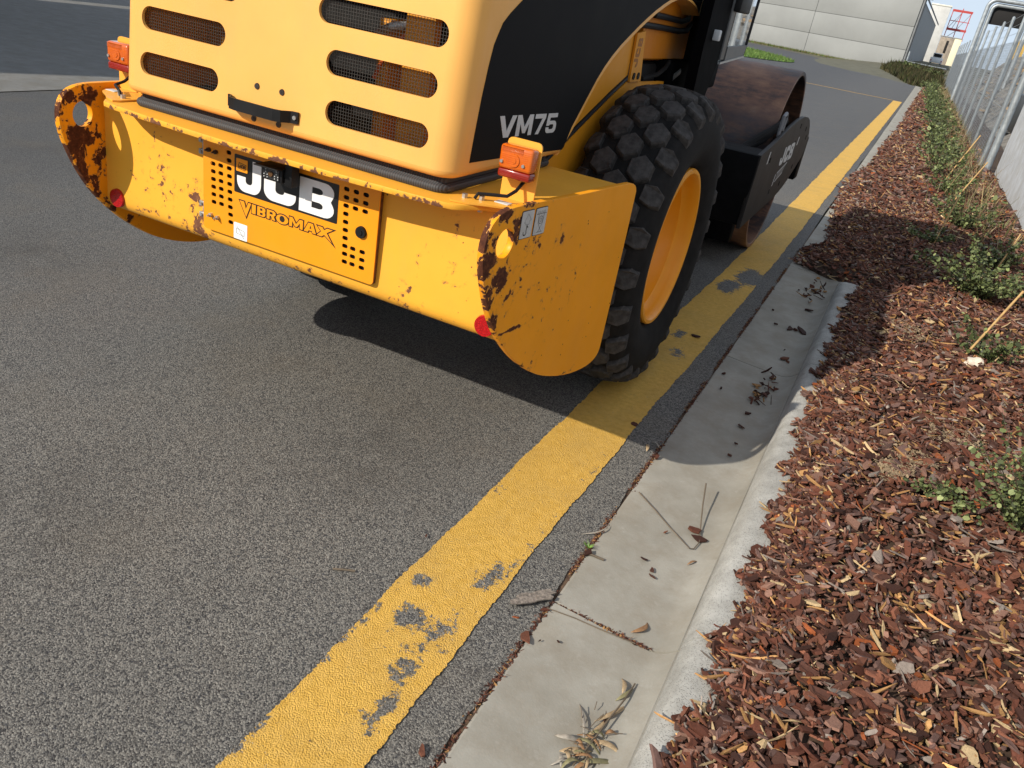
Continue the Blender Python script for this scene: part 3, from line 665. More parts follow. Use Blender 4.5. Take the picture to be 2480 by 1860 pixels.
def strokes(mb, segs, Mx, wd=.0012):
    for (x0, y0), (x1, y1) in segs:
        d = Vector((x1 - x0, y1 - y0)); n_ = Vector((-d.y, d.x)).normalized() * wd / 2
        pts = [(x0 + n_.x, y0 + n_.y, 0), (x0 - n_.x, y0 - n_.y, 0), (x1 - n_.x, y1 - n_.y, 0), (x1 + n_.x, y1 + n_.y, 0)]
        mb.add(pts, [(0, 1, 2, 3)], Mx)
strokes(ic, [((-.183, .680), (-.150, .676)), ((-.150, .676), (-.150, .692)), ((-.150, .692), (-.183, .697)), ((-.183, .697), (-.183, .680)), ((-.180, .703), (-.151, .667))], frame((XC, DY - .0032, 0), (1, 0, 0), (0, 0, 1)))
ic.build('sticker_icon', BK2, door, 0)
MB().cyl((XC + .301, DY, .815), (XC + .301, DY - .010, .815), .019, .0175, n=28).cyl((XC + .301, DY - .009, .815), (XC + .301, DY - .0125, .815), .008, n=18).build('latch', BPAINT, door, 40)
for z in (.926, .719):
    MB().box((XC - .348, 1.974, z - .027), (XC - .326, 1.9885, z - .010), .001).box((XC - .348, 1.974, z + .010), (XC - .326, 1.9885, z + .027), .001).box((XC - .334, 1.975, z - .012), (XC - .326, 1.9885, z + .012), .001).build('hinge', STEEL, door)
    for dz in (-.018, .018): MB().cyl((XC - .338, 1.976, z + dz), (XC - .338, 1.969, z + dz), .0055, n=10).build('bolt', STEEL, door)
for x, z in ((-.298, .923), (-.269, .922), (-.290, .712), (-.261, .710)):
    MB().cyl((XC + x, DY, z), (XC + x, DY - .012, z), .007, n=6).cyl((XC + x, DY - .011, z), (XC + x, DY - .022, z), .0042, .003, n=10).build('bolt', STEEL if z < .8 else DSTEEL, door, 40)
# reversing camera under the ledge
XK, ZK = XC + .060, .022
rc = MB().box((XK - .087, 1.905, .884 + ZK), (XK - .010, 1.945, .926 + ZK), .003).box((XK - .094, 1.875, .926 + ZK), (XK - .004, 1.95, .930 + ZK), .001).build('reversing_camera', BPAINT, roller, 30)
MB().box((XK - .078, 1.902, .889 + ZK), (XK - .020, 1.9055, .921 + ZK), .001).build('camera_face', plain('camera_face', (.03, .03, .03), .3), rc)
MB().cyl((XK - .049, 1.903, .906 + ZK), (XK - .049, 1.898, .906 + ZK), .008, n=16).build('camera_lens', plain('lens_ring', (.10, .05, .02), .2), rc)
for i in range(12):
    mb = MB(); xx = XK - .049 + (-1) ** i * (.014 + .006 * (i // 4)); zz = .895 + ZK + .0075 * ((i // 2) % 4) - .001
    mb.cyl((xx, 1.9025, zz), (xx, 1.9005, zz), .0018, n=8); mb.build('camera_led', GREYW, rc)
MB().tube([(XK + .004, 1.93, .99), (XK + .006, 1.925, .955 + ZK), (XK + .0, 1.925, .925 + ZK), (XK - .012, 1.925, .905 + ZK)], .012, 10).box((XK - .006, 1.91, .90), (XK + .022, 1.945, .992), .004).build('camera_bracket', BPAINT, rc)

# ---- reflectors, tail lights
RED = NT('red_lens'); v_ = RED.voro(260); RED = RED.set(RED.mix(RED.rng(v_.outputs['Distance'], 0, .6), (.62, .01, .012), (.30, .004, .006)), .12, 0, RED.bump(v_.outputs['Distance'], .4, .002), .6)
for sgn in (-1, 1):
    MB().cyl((XC + sgn * .743, 1.990, .650), (XC + sgn * .743, 1.980, .650), .0335, .0315, n=30).build('reflector', RED, roller, 40)
def lens(name, a, b):
    t = NT(name); wv = t.n.new('ShaderNodeTexWave'); wv.bands_direction = 'Z'; wv.inputs['Scale'].default_value = 60; t.link(t.co, wv.inputs[0])
    t.b.inputs['Coat Weight'].default_value = .6
    return t.set(t.mix(t.noise(30, 3), a, b), .18, 0, t.bump(wv.outputs[0], .25, .001), .5)
ORANGE = lens('amber_lens', (.72, .16, .006), (.42, .055, .003)); REDL = lens('tail_red_lens', (.30, .016, .005), (.17, .007, .003))
for sgn in (-1, 1):
    bx_ = XC + sgn * .742; y0 = 2.062
    br = MB(); v, f = shape2d(rrect(-.052, 1.008, .052, 1.178, .014, 3), [], .006)
    br.add(v, f, frame((bx_, y0 + .003, 0), (1, 0, 0), (0, 0, 1)))
    base_p = [(-sgn * .125, 1.905), (-sgn * .115, 1.890), (-sgn * .07, 1.905), (-sgn * .03, 1.935), (sgn * .02, 1.965), (sgn * .046, 2.0), (sgn * .052, 2.03), (sgn * .052, 2.064), (-sgn * .052, 2.064), (-sgn * .09, 2.02), (-sgn * .125, 1.985)]
    if sgn > 0: base_p = base_p[::-1]
    v, f = shape2d(base_p, [], .005, .0); br.add(v, f, Matrix.Translation((bx_, 0, 1.0085)))
    bo = br.build('lamp_bracket', YBR, roller, 40)
    la = MB().box((bx_ - .050, 2.014, 1.099), (bx_ + .050, 2.058, 1.164), .009, seg=3).build('tail_lamp', ORANGE, roller, 40)
    MB().box((bx_ - .049, 2.015, 1.076), (bx_ + .049, 2.058, 1.0995), .006, seg=3).build('lower_lens', REDL, la, 40)
    MB().cyl((bx_ - .004, 2.015, 1.126), (bx_ - .004, 2.011, 1.126), .019, .017, n=24).cyl((bx_ - .004, 2.013, 1.126), (bx_ - .004, 2.0095, 1.126), .008, n=16).build('lens_ring', ORANGE, la, 40)
    for k_ in range(7): MB().box((bx_ - .044, 2.0128, 1.146 + k_ * .0022), (bx_ + .020, 2.0152, 1.1471 + k_ * .0022)).build('lens_rib', ORANGE, la, 0)
    for dx in (-.040, .026): MB().cyl((bx_ + dx, 2.015, 1.118), (bx_ + dx, 2.010, 1.118), .0045, n=10).build('screw', STEEL, la, 40)
    MB().tube([(bx_ - sgn * .075, 1.955, 1.014), (bx_ - sgn * .068, 1.958, 1.028), (bx_ - sgn * .04, 1.975, 1.030), (bx_ - sgn * .0, 2.0, 1.032), (bx_ + .01, 2.03, 1.045), (bx_ + .014, 2.052, 1.062), (bx_ + .016, 2.060, 1.068)], .0050, 8).build('lamp_cable', BPAINT, roller)
    MB().box((bx_ - .03, 1.985, 1.011), (bx_ + .012, 2.015, 1.0135), .001).build('cable_pad', GREYW, roller)
    for dx, dy in ((.100, 1.944), (.060, 1.968)): MB().cyl((bx_ - sgn * dx, dy, 1.008), (bx_ - sgn * dx, dy, 1.022), .0085, n=6).cyl((bx_ - sgn * dx, dy, .990), (bx_ - sgn * dx, dy, .978), .0075, n=6).build('bolt', STEEL, roller, 40)
# stickers on the right plate
def on_plate(poly, off, m, name, par):
    v, f = shape2d(poly, [], .0008); return MB().add(v, f, FR @ Matrix.Translation((0, 0, off))).build(name, m, par, 0)
WS = plain('weathered_sticker', (.50, .50, .49), .5, var=.1, scale=40)
plate_r = [o for o in roller.children if o.name.startswith('side_plate')][0]
for a, b in ((.062, .126), (.133, .197)):
    on_plate(rrect(a, .934, b, 1.014, .005, 2), .0009, BK2, 'sticker_border', plate_r)
    on_plate(rrect(a + .002, .936, b - .002, 1.012, .004, 2), .0019, WS, 'sticker', plate_r)
    mb = MB(); Mi = FR @ Matrix.Translation((0, 0, .0026)); c = (a + b) / 2
    if a < .1:
        strokes(mb, [((c, .952), (c, .972)), ((c, .972), (c + .008, .964))], Mi, .003)
        strokes(mb, [(p, q) for p, q in zip(arc(c - .006, .952, .008, 0, -200, 8)[:-1], arc(c - .006, .952, .008, 0, -200, 8)[1:])], Mi, .0032)
        P = [(c - .016, .980), (c - .008, .980), (c - .008, .974), (c + .010, .974), (c + .010, .984), (c + .018, .986), (c, 1.004), (c - .016, .980)]
        strokes(mb, list(zip(P[:-1], P[1:])), Mi, .001)
    else:
        strokes(mb, [((a + .006, .996), (b - .006, .996))] + [((a + .010 + i * .009, .996), (a + .016 + i * .009, 1.004)) for i in range(5)], Mi, .0014)
        P = arc(c, .978, .011, 0, 360, 14); strokes(mb, list(zip(P[:-1], P[1:])), Mi, .0014)
        P = arc(c, .978, .005, 0, 360, 10); strokes(mb, list(zip(P[:-1], P[1:])), Mi, .0014)
        strokes(mb, [((c - .014, .996), (c - .012, .970)), ((c + .014, .996), (c + .012, .968)), ((c + .012, .968), (c - .006, .944)), ((c - .012, .970), (c + .01, .944)), ((c - .014, .943), (c + .016, .943))], Mi, .0014)
    mb.build('sticker_icon', BK2, plate_r, 0)

# ---- rear wheels
def tyre_profile(R0=.600):
    # (across, radius) round the section, outer side positive
    return [(.10, .335), (.135, .345), (.160, .375), (.178, .42), (.186, .47), (.183, .52), (.172, .556), (.152, .590), (.115, .606), (.06, .614), (0, .616), (-.06, .614), (-.115, .606), (-.152, .590), (-.172, .556), (-.183, .52), (-.186, .47), (-.178, .42), (-.160, .375), (-.135, .345), (-.10, .335)]
def crown(x): return .643 - .052 * (abs(x) / .19) ** 2.6
def lug_mesh(kind):
    mb = MB()
    if kind == 'centre':
        out = [(.056 * math.cos(R(60 * i)), .050 * math.sin(R(60 * i))) for i in range(6)]; x0 = 0
    else:
        out = [(.030, -.030), (.034, .026), (.006, .042), (-.036, .032), (-.038, -.030), (.002, -.042)]
    # local: u around the tyre (angle), w across; built round (0,0,radius) pointing +Z
    return out
CTR, SHD = lug_mesh('centre'), lug_mesh('shoulder')
lug_cache = {}
def lug_data(col):
    if col in lug_cache: return lug_cache[col]
    w0 = col * .074
    out = CTR if abs(col) < 2 else [(p[0] * (1 if col > 0 else -1), p[1]) for p in SHD]
    if abs(col) < 2: out = [(q[1], q[0]) for q in CTR]        # (across, around)
    v = []; n = len(out)
    for k, h in ((1.10, -1), (1.0, .0), (.90, 1.0)):
        for a, b in out:
            x = w0 + a * k; ang = b * k / .62
            base = max(.45, crown(x) - .032); r = crown(x) + .000
            rr = base - .006 if h < 0 else (r - .006 if h == 0 else r)
            if abs(x) > .165:                                  # shoulder lugs fold over the sidewall
                e = abs(x) - .165; rr -= e * 1.5; x = math.copysign(.165 + e * .50 + (.010 if h >= 0 else 0), x)
            v.append((x, rr * math.sin(ang), rr * math.cos(ang)))
    f = [tuple(range(2 * n, 3 * n))]
    for j in (0, 1): f += [(j * n + i, j * n + (i + 1) % n, (j + 1) * n + (i + 1) % n, (j + 1) * n + i) for i in range(n)]
    mb = MB().add(v, f); me = bpy.data.meshes.new('lug'); me.from_pydata(mb.v, [], mb.f)
    bm = bmesh.new(); bm.from_mesh(me); bmesh.ops.recalc_face_normals(bm, faces=bm.faces); bm.to_mesh(me); bm.free()
    me.materials.append(LUGM); lug_cache[col] = me; return me
LUGM = plain('lug_rubber', (.050, .046, .044), .85, var=.5, scale=35, bump=.5, bscale=150, spec=.2)
RIMM = yellow('yellow_paint_rim', base=(.88, .35, .010), rough=.35)
for sgn in (1, -1):
    wc = (XC + sgn * .757, 3.42, .6415)
    ty = MB().lathe([(sgn * a, r) for a, r in tyre_profile()], wc, 64, closed=True).build('tyre', RUBBER, roller, 60)
    N = 24
    for col in (-2, -1, 0, 1, 2):
        for k in range(N):
            a = 2 * pi * (k + (.5 if col % 2 else 0)) / N
            lo = bpy.data.objects.new('lug', lug_data(col)); COL.objects.link(lo); lo.parent = ty
            lo.matrix_local = Matrix.Translation(wc) @ Matrix.Rotation(a, 4, 'X')
    rp = [(.150, .345), (.158, .340), (.158, .326), (.146, .316), (.120, .312), (.095, .306), (.085, .296), (.040, .290), (.022, .280), (.016, .25), (.010, .12), (.035, .10), (.035, 0.0)]
    MB().lathe([(sgn * a, r) for a, r in rp], wc, 56).lathe([(sgn * a, r) for a, r in ((.150, .345), (.10, .342), (-.10, .342))], wc, 56).build('rim', RIMM, roller, 35)
    for k in range(8):
        a = 2 * pi * k / 8; c, s = math.cos(a) * .17, math.sin(a) * .17
        MB().cyl((wc[0] + sgn * .012, wc[1] + c, wc[2] + s), (wc[0] + sgn * .035, wc[1] + c, wc[2] + s), .014, n=6).build('wheel_nut', DSTEEL, roller)
MB().cyl((XC - .6, 3.42, .64), (XC + .6, 3.42, .64), .11, n=20).build('rear_axle', BPAINT, roller)
# ---- chassis and parts under the arch
MB().box((XC - .45, 2.66, .62), (XC + .45, 4.4, 1.0), .02).build('rear_chassis', BPAINT, roller)
YT = yellow('yellow_paint_tank', base=(.62, .20, .006), rough=.45)
STN = plain('stencil_orange', (.30, .10, .008), .5)
for sgn in (1, -1):
    def plate2d(pts, rel, th=.006):
        v, f = shape2d(pts, [], th); return MB().add(v, f, frame((XC + sgn * rel, 0, 0), (0, 1, 0), (0, 0, 1)))
    plate2d([(2.66, 1.01), (2.9, 1.105), (3.25, 1.232), (3.42, 1.288), (3.42, 1.47), (3.1, 1.43), (2.8, 1.26), (2.66, 1.12)], .545).build('inner_side_panel', YI, roller)
    plate2d([(2.66, .80), (4.30, .98), (4.30, 1.238), (3.90, 1.255), (3.43, 1.262), (3.25, 1.205), (2.9, 1.075), (2.66, .985)], .548).build('frame_side', YI, roller)
    MB().tube([(XC + sgn * .549, y, z) for y, z in ((2.66, .998), (2.9, 1.09), (3.25, 1.219), (3.41, 1.275))], .008, 8).build('panel_seal', BPAINT, roller)
    plate2d([(3.428, 1.263), (3.575, 1.263), (3.50, 1.462), (3.40, 1.45)], .556, .01).build('stencil_panel', YI, roller)
    mb = MB(); Mi = frame((XC + sgn * .5616, 3.455, 1.375), (0, .10, 1) if sgn > 0 else (0, -.10, 1), (0, -1, 0) if sgn > 0 else (0, 1, 0))
    for ch, a, b in (('J', -.055, -.02), ('C', -.015, .022), ('B', .027, .06)):
        for o_, h_ in place(ch, a, b, -.026, .026):
            v, f = shape2d(o_, h_, .0008); mb.add(v, f, Mi)
    mb.build('stencil_letters', STN, roller, 0)
    for y in (3.462, 3.522): MB().cyl((XC + sgn * .560, y, 1.286), (XC + sgn * .565, y, 1.286), .014, n=12).build('bolt', DARK, roller)
    tank = [(3.56, XC + sgn * .20), (3.56, XC + sgn * .53)] + [(4.30 + .12 * math.sin(R(a)), XC + sgn * (.41 + .12 * math.cos(R(a)))) for a in range(0, 91, 10)] + [(4.42, XC + sgn * .20)]
    mb = MB(); n_ = len(tank)
    rings = [[(x + (XC - x) * .05, y + (4.0 - y) * .03, 1.338) for y, x in tank + [tank[0]]]] + [[(x, y, z) for y, x in tank + [tank[0]]] for z in (1.350, 1.48, 1.64)]
    band(rings, mb); mb.add([rings[0][k] for k in range(n_)], [tuple(range(n_))]); mb.add([(x, y, 1.64) for y, x in tank], [tuple(range(n_))])
    mb.build('tank', YT, roller, 50)
    for P in ([(3.50, .535, 1.484), (3.80, .545, 1.480), (4.06, .545, 1.474), (4.20, .545, 1.482), (4.29, .53, 1.508), (4.33, .50, 1.542), (4.33, .46, 1.58)], [(3.62, .545, 1.527), (3.85, .548, 1.523), (4.06, .548, 1.518), (4.17, .545, 1.53), (4.21, .53, 1.56)]):
        MB().tube([(XC + sgn * a, y, z) for y, a, z in P], .013, 8).build('grab_bar', BPAINT, roller)
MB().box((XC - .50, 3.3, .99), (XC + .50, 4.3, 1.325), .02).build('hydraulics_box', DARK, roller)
MB().cyl((XC + .555, 4.02, 1.275), (XC + .555, 4.12, 1.30), .03, n=16).build('hydraulic_fitting', STEEL, roller)
MB().tube([(XC + .55, 3.62, 1.27), (XC + .57, 3.78, 1.29), (XC + .56, 3.92, 1.315), (XC + .55, 4.0, 1.34)], .010, 8).build('hose', RUBBER, roller)
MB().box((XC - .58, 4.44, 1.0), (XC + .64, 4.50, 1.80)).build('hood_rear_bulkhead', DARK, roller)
# ---- cab
GLASS = NT('cab_glass')
gt = GLASS.n.new('ShaderNodeBsdfTransparent'); gt.inputs[0].default_value = (.75, .80, .78, 1); gg = GLASS.n.new('ShaderNodeBsdfGlossy'); gg.inputs['Roughness'].default_value = .02; gg.inputs[0].default_value = (.9, .9, .9, 1)
fr_ = GLASS.n.new('ShaderNodeFresnel'); fr_.inputs[0].default_value = 1.5; gm = GLASS.n.new('ShaderNodeMixShader')
GLASS.link(fr_.outputs[0], gm.inputs[0]); GLASS.link(gt.outputs[0], gm.inputs[1]); GLASS.link(gg.outputs[0], gm.inputs[2]); GLASS.link(gm.outputs[0], GLASS.out.inputs[0]); GLASS = GLASS.m
CBL = plain('cab_black', (.003, .003, .0035), .7, var=.2, spec=.03)
CGR = plain('cab_frame_grey', (.075, .08, .085), .4, var=.2)
cx = .70
MB().box((XC - cx + .12, 3.98, 1.20), (XC + cx - .12, 4.95, 1.345), .02).build('cab_floor', CBL, roller)
MB().box((XC - cx - .03, 3.95, 2.78), (XC + cx + .03, 5.25, 2.90), .04).build('cab_roof', YH, roller)
for sgn in (1, -1):
    xa = XC + sgn * cx
    v, f = shape2d([(3.97, 1.42), (3.99, 1.24), (4.05, 1.13), (4.20, 1.13), (4.34, 1.36), (4.34, 2.80), (3.97, 2.80)], [], .05); MB().add(v, f, frame((xa - sgn * .026, 0, 0), (0, 1, 0), (0, 0, 1))).build('cab_rear_pillar', CBL, roller)
    MB().box((xa - .02, 4.345, 1.375), (xa + .006, 4.425, 2.80), .006).build('door_frame', CGR, roller)
    MB().box((xa - .02, 4.427, 1.375), (xa + .004, 4.452, 2.80), .004).build('door_seal', BPAINT, roller)
    v, f = shape2d([(4.455, 1.440), (4.93, 1.455), (5.06, 2.78), (4.455, 2.78)], [], .006); MB().add(v, f, frame((xa - sgn * .004, 0, 0), (0, 1, 0), (0, 0, 1))).build('door_glass', GLASS, roller, 0)
    v, f = shape2d([(4.455, 1.372), (4.90, 1.400), (4.93, 1.453), (4.455, 1.438)], [], .02); MB().add(v, f, frame((xa - sgn * .004, 0, 0), (0, 1, 0), (0, 0, 1))).build('door_lower_panel', CGR, roller, 0)
    v, f = shape2d([(4.345, 1.356), (4.90, 1.390), (4.90, 1.399), (4.345, 1.365)], [], .03); MB().add(v, f, frame((xa - sgn * .004, 0, 0), (0, 1, 0), (0, 0, 1))).build('door_sill', STEEL, roller, 0)
    MB().tube([(xa, 4.91, 1.40), (xa, 4.935, 1.46), (xa, 5.07, 2.78)], .007, 6).build('door_front_edge', BPAINT, roller)
    MB().box((xa - .01, 4.36, 1.60), (xa + sgn * .03 + .01, 4.60, 1.72), .01).build('door_handle', BPAINT, roller)
    MB().box((xa - .005, 4.10, 1.462), (xa + .028, 4.14, 1.51), .005).build('pillar_lamp', GREYW, roller)
MB().box((XC - cx + .02, 5.04, 1.40), (XC + cx - .02, 5.05, 2.78)).build('windscreen', GLASS, roller, 0)
MB().box((XC - cx + .03, 3.97, 1.85), (XC + cx - .03, 3.98, 2.78)).build('rear_window', GLASS, roller, 0)
MB().box((XC - .25, 4.25, 1.345), (XC + .25, 4.65, 1.75), .05).box((XC - .25, 4.15, 1.70), (XC + .25, 4.27, 2.3), .05).build('seat', BPAINT, roller)
# ---- articulation and drum frame
MB().box((XC - .35, 4.3, .45), (XC + .35, 5.2, 1.15), .05).build('articulation_joint', BPAINT, roller)
BSIDE = plain('drum_frame_black', (.017, .0145, .0135), .55, var=.35, scale=5, spec=.2)
BBEAM = plain('beam_black', (.005, .005, .0055), .6, var=.3, spec=.05)
MB().box((XC - .93, 5.08, .45), (XC + .925, 5.42, .878), .01).build('drum_frame_rear_beam', BBEAM, roller)
MB().box((XC - .93, 7.36, .45), (XC + .925, 7.55, .80), .01).build('drum_frame_front_beam', BBEAM, roller)
ARM = [(5.066, .436), (5.099, .880), (5.6, .925), (6.1, .985), (6.45, 1.010), (6.73, 1.012), (6.95, .995), (7.12, .965), (7.25, .915), (7.38, .84), (7.44, .76), (7.44, .70), (7.36, .65), (7.1, .578), (6.9, .53), (6.69, .489), (6.5, .468), (6.19, .451), (5.6, .445)]
holes = [[(y, z), (y + .05, z), (y + .05, z + .035), (y, z + .035)] for y, z in ((5.50, .79), (6.62, .93), (7.02, .88), (6.55, .81), (6.85, .60), (6.35, .53), (5.9, .53), (7.2, .8))]
v, f = shape2d(ARM, holes, .025, .002)
for sgn in (1, -1):
    ao = MB().add(v, f, frame((XC + sgn * .918, 0, 0), (0, 1, 0), (0, 0, 1))).build('drum_frame_arm', BSIDE, roller, 30)
    Mi = frame((XC + sgn * .931, 0, 0), (0, 1, 0), (0, 0, 1)) @ (Matrix.Identity(4) if sgn > 0 else (Matrix.Translation((12.64, 0, 0)) @ Matrix.Scale(-1, 4, (1, 0, 0))))
    poly_mesh(place('J', 6.02, 6.19, .715, .835) + place('C', 6.22, 6.40, .715, .835) + place('B', 6.43, 6.62, .715, .835), Mi, .001).build('arm_logo', GREYW, ao, 0)
    poly_mesh([([(5.41, .795), (5.44, .795), (5.46, .870), (5.43, .870)], []), ([(6.72, .80), (6.76, .80), (6.78, .86), (6.74, .86)], []), ([(6.06, .66), (6.46, .695), (6.46, .701), (6.06, .666)], []), ([(6.05, .600), (6.34, .632), (6.34, .638), (6.05, .606)], []), ([(5.98, .58), (6.0, .58), (6.03, .66), (6.01, .66)], [])], Mi, .001).build('arm_stripe', GREYW, ao, 0)
    t = NT('faded_decal'); fm = t.set((.16, .155, .15), .6)
    poly_mesh([([(6.08, .612), (6.34, .642), (6.44, .694), (6.08, .660)], [])], Mi, .0006).build('arm_faded_panel', fm, ao, 0)
# drum: open shell, rusty and scuffed
t = NT('drum_steel')
n1 = t.rng(t.noise(2.1, 6, .6), .28, .72); st = t.noise(30, 6, .7, t.scaled((.3, 1, 1)))
c = t.ramp(t.math('ADD', t.math('MULTIPLY', n1, .45), t.math('MULTIPLY', st, .55)), [(.30, (.012, .013, .026)), (.42, (.055, .034, .030)), (.56, (.17, .085, .055)), (.70, (.26, .14, .085)), (.88, (.40, .34, .31))])
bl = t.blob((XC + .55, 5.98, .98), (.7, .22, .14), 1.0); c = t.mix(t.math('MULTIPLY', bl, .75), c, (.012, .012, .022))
dm = t.set(c, t.rng(st, .3, .7, .42, .66), .15, t.bump(st, .3, .004))
D0 = (XC, 6.56, .662); dw = .845
drum = MB().lathe([(-dw, .635), (-dw, .657), (-dw + .006, .662), (dw - .006, .662), (dw, .657), (dw, .632), (dw - .004, .628), (dw - .22, .622), (-dw + .22, .622), (-dw + .004, .628)], D0, 96, closed=True).build('drum', dm, roller, 40)
for sgn in (1, -1):
    MB().lathe([(sgn * (dw - .22), .622), (sgn * (dw - .22), .20), (sgn * (dw - .10), .20), (sgn * (dw - .10), 0)], D0, 48).build('drum_end', DARK, roller, 40)
    MB().cyl((XC + sgn * (dw - .11), 6.56, .662), (XC + sgn * .91, 6.56, .662), .16, n=24).build('drum_hub', BPAINT, roller)
MB().box((XC - .78, 5.78, .16), (XC + .78, 5.90, .46), .01).build('drum_shade_block', BBEAM, roller)  # black box added so the shaded lower part of the drum reads dark
for k in range(2):
    MB().tube([(XC + .35, 5.02 + .05 * k, .86), (XC + .55, 5.12 + .05 * k, .80), (XC + .72, 5.35 + .05 * k, .82), (XC + .82, 5.65, .90 + .03 * k), (XC + .87, 5.95, .985), (XC + .86, 6.2, 1.0), (XC + .84, 6.45, .93)], .026, 10).build('hydraulic_hose', RUBBER, roller)
MB().tube([(XC + .90, 5.78, .93), (XC + .90, 5.80, 1.06), (XC + .90, 5.88, 1.075), (XC + .90, 5.92, 1.05), (XC + .90, 5.90, .96)], .012, 8).build('hose_guide', plain('guide_steel', (.16, .16, .17), .5), roller)

# ------------------------------------------------------------------ shrubs and stakes
STEMM = plain('stem', (.06, .045, .028), .8, var=.3)
LEAFPAL = np.array([(.13, .165, .058), (.20, .245, .09), (.09, .115, .042), (.32, .36, .15), (.055, .07, .03)])
def leaf_mesh(name, pos, nrm, size, cols):
    n = len(pos); K = 6
    a = np.cross(nrm, rng.normal(0, 1, (n, 3))); a /= np.linalg.norm(a, axis=1)[:, None]; b = np.cross(nrm, a)
    ang = np.linspace(0, 2 * pi, K, endpoint=False); prof = np.array([1.1, .92, .86, .8, .86, .92])
    V = pos[:, None] + (a[:, None] * (np.cos(ang) * prof)[None, :, None] + b[:, None] * (np.sin(ang) * prof * .82)[None, :, None]) * size[:, None, None]
    V += nrm[:, None] * (np.array([.25, 0, 0, -.1, 0, 0])[None, :, None] * size[:, None, None])
    me = bpy.data.meshes.new(name); me.vertices.add(n * K); me.vertices.foreach_set('co', V.astype(np.float32).ravel())
    me.loops.add(n * K); me.loops.foreach_set('vertex_index', np.arange(n * K, dtype=np.int32)); me.polygons.add(n); me.polygons.foreach_set('loop_start', np.arange(0, n * K, K, dtype=np.int32))
    me.update(calc_edges=True); me.validate()
    at = me.attributes.new('col', 'FLOAT_COLOR', 'POINT'); c4 = np.ones((n, K, 4), np.float32); c4[..., :3] = cols[:, None]; at.data.foreach_set('color', c4.ravel())
    return me
def shrub(loc, rx, ry, h, nst, nleaf, ls, label, group=None, lean=(0, 0)):
    root = empty('shrub', loc, label, 'shrub', group)
    st = MB(); P, Nn = [], []
    per = max(6, nleaf // nst)
    for i in range(nst):
        a = rng.uniform(0, 2 * pi); q = math.sqrt(rng.uniform(.03, 1)); tip = Vector((math.cos(a) * rx * q + lean[0], math.sin(a) * ry * q + lean[1], h * rng.uniform(.45, 1.05) * (1.15 - .55 * q)))
        path = []
        for k in range(6):
            t = k / 5; path.append(Vector(loc) + Vector((tip.x * t ** 1.2 + rng.normal(0, .008), tip.y * t ** 1.2 + rng.normal(0, .008), tip.z * (t ** .8) - .02)))
        st.tube(path, [max(.0009, .0032 * (1 - t_ / 6)) * (1 + h) for t_ in range(6)], 4, False)
        for k in range(per):
            t = rng.uniform(.12, 1.04); j = min(4, int(t * 5)); p = path[j].lerp(path[j + 1], min(1.15, t * 5 - j))
            sp = .022 + .05 * h * rng.random(); d = rng.normal(0, 1, 3); d /= np.linalg.norm(d)
            P.append(np.array(p) + d * sp * rng.random()); nv = d * .7 + np.array((0, 0, .8)) + rng.normal(0, .35, 3); Nn.append(nv / np.linalg.norm(nv))
    P, Nn = np.array(P), np.array(Nn); n = len(P)
    P[:, 2] = np.maximum(P[:, 2], loc[2] + .012)
    ci = rng.choice(len(LEAFPAL), n, p=[.3, .25, .2, .12, .13]); cols = LEAFPAL[ci] * np.exp(rng.normal(0, .2, n))[:, None]
    st.build('stem', STEMM, root, 60)
    o = mk('foliage', leaf_mesh('foliage', P, Nn, ls * .88 * np.exp(rng.normal(0, .32, n)), cols), M['leafmat'], root)
    return root
def zb(x, y): return float(bz(np.array([x]), np.array([y]))[0])
shrub((.78, 2.95, zb(.78, 2.95)), .30, .28, .52, 36, 2100, .0088, 'nearest round-leafed green shrub at the right edge of the mulch bed', lean=(.03, .03))
shrub((.56, 2.92, zb(.56, 2.92)), .15, .10, .13, 14, 480, .0090, 'low spray of round leaves at the foot of the nearest shrub', lean=(0, -.05))
shrub((.92, 3.45, zb(.92, 3.45)), .20, .25, .40, 14, 480, .0095, 'thin leafy shrub behind the nearest shrub at the right edge', lean=(.02, 0))
shrub((.78, 4.82, zb(.78, 4.82)), .24, .22, .28, 20, 900, .0105, 'small green shrub beside the white stone')
shrub((.80, 6.45, zb(.80, 6.45)), .56, .42, .44, 48, 2900, .0125, 'wide bushy shrub behind the small one by the white stone')
shrub((1.02, 7.7, zb(1.02, 7.7)), .30, .34, .36, 20, 1000, .0135, 'yellow-green shrub at the foot of the pale concrete wall')
shrub((.55, 8.25, zb(.55, 8.25)), .32, .24, .20, 16, 800, .0125, 'low dark shrub in the roller shadow on the mulch')
shrub((.78, 9.2, zb(.78, 9.2)), .36, .46, .50, 26, 1500, .0145, 'upright dark green shrub beside the leaning bamboo canes')
shrub((.66, 11.6, zb(.66, 11.6)), .34, .5, .5, 22, 1200, .0155, 'green shrub around the farther bamboo canes')
yy = 13.4; k = 0
while yy < 54:
    x_ = .62 - .012 * (yy - 13) * .6 + rng.uniform(-.08, .08)
    shrub((x_, yy, zb(x_, yy)), .40 + rng.uniform(0, .16), .6 + .014 * yy, .40 + rng.uniform(0, .34), 22, int(820 - 8 * yy), .0145 + .00045 * yy, 'green shrub number %s of the far row along the chain-link fence' % ['one', 'two', 'three', 'four', 'five', 'six', 'seven', 'eight', 'nine', 'ten', 'eleven', 'twelve', 'thirteen', 'fourteen', 'fifteen', 'sixteen', 'seventeen', 'eighteen', 'nineteen', 'twenty', 'twenty-one', 'twenty-two', 'twenty-three', 'twenty-four', 'twenty-five'][k], 'far row of shrubs')
    yy += 1.25 + .025 * yy; k += 1
CANE = plain('bamboo', (.48, .30, .12), .6, var=.25, scale=40)
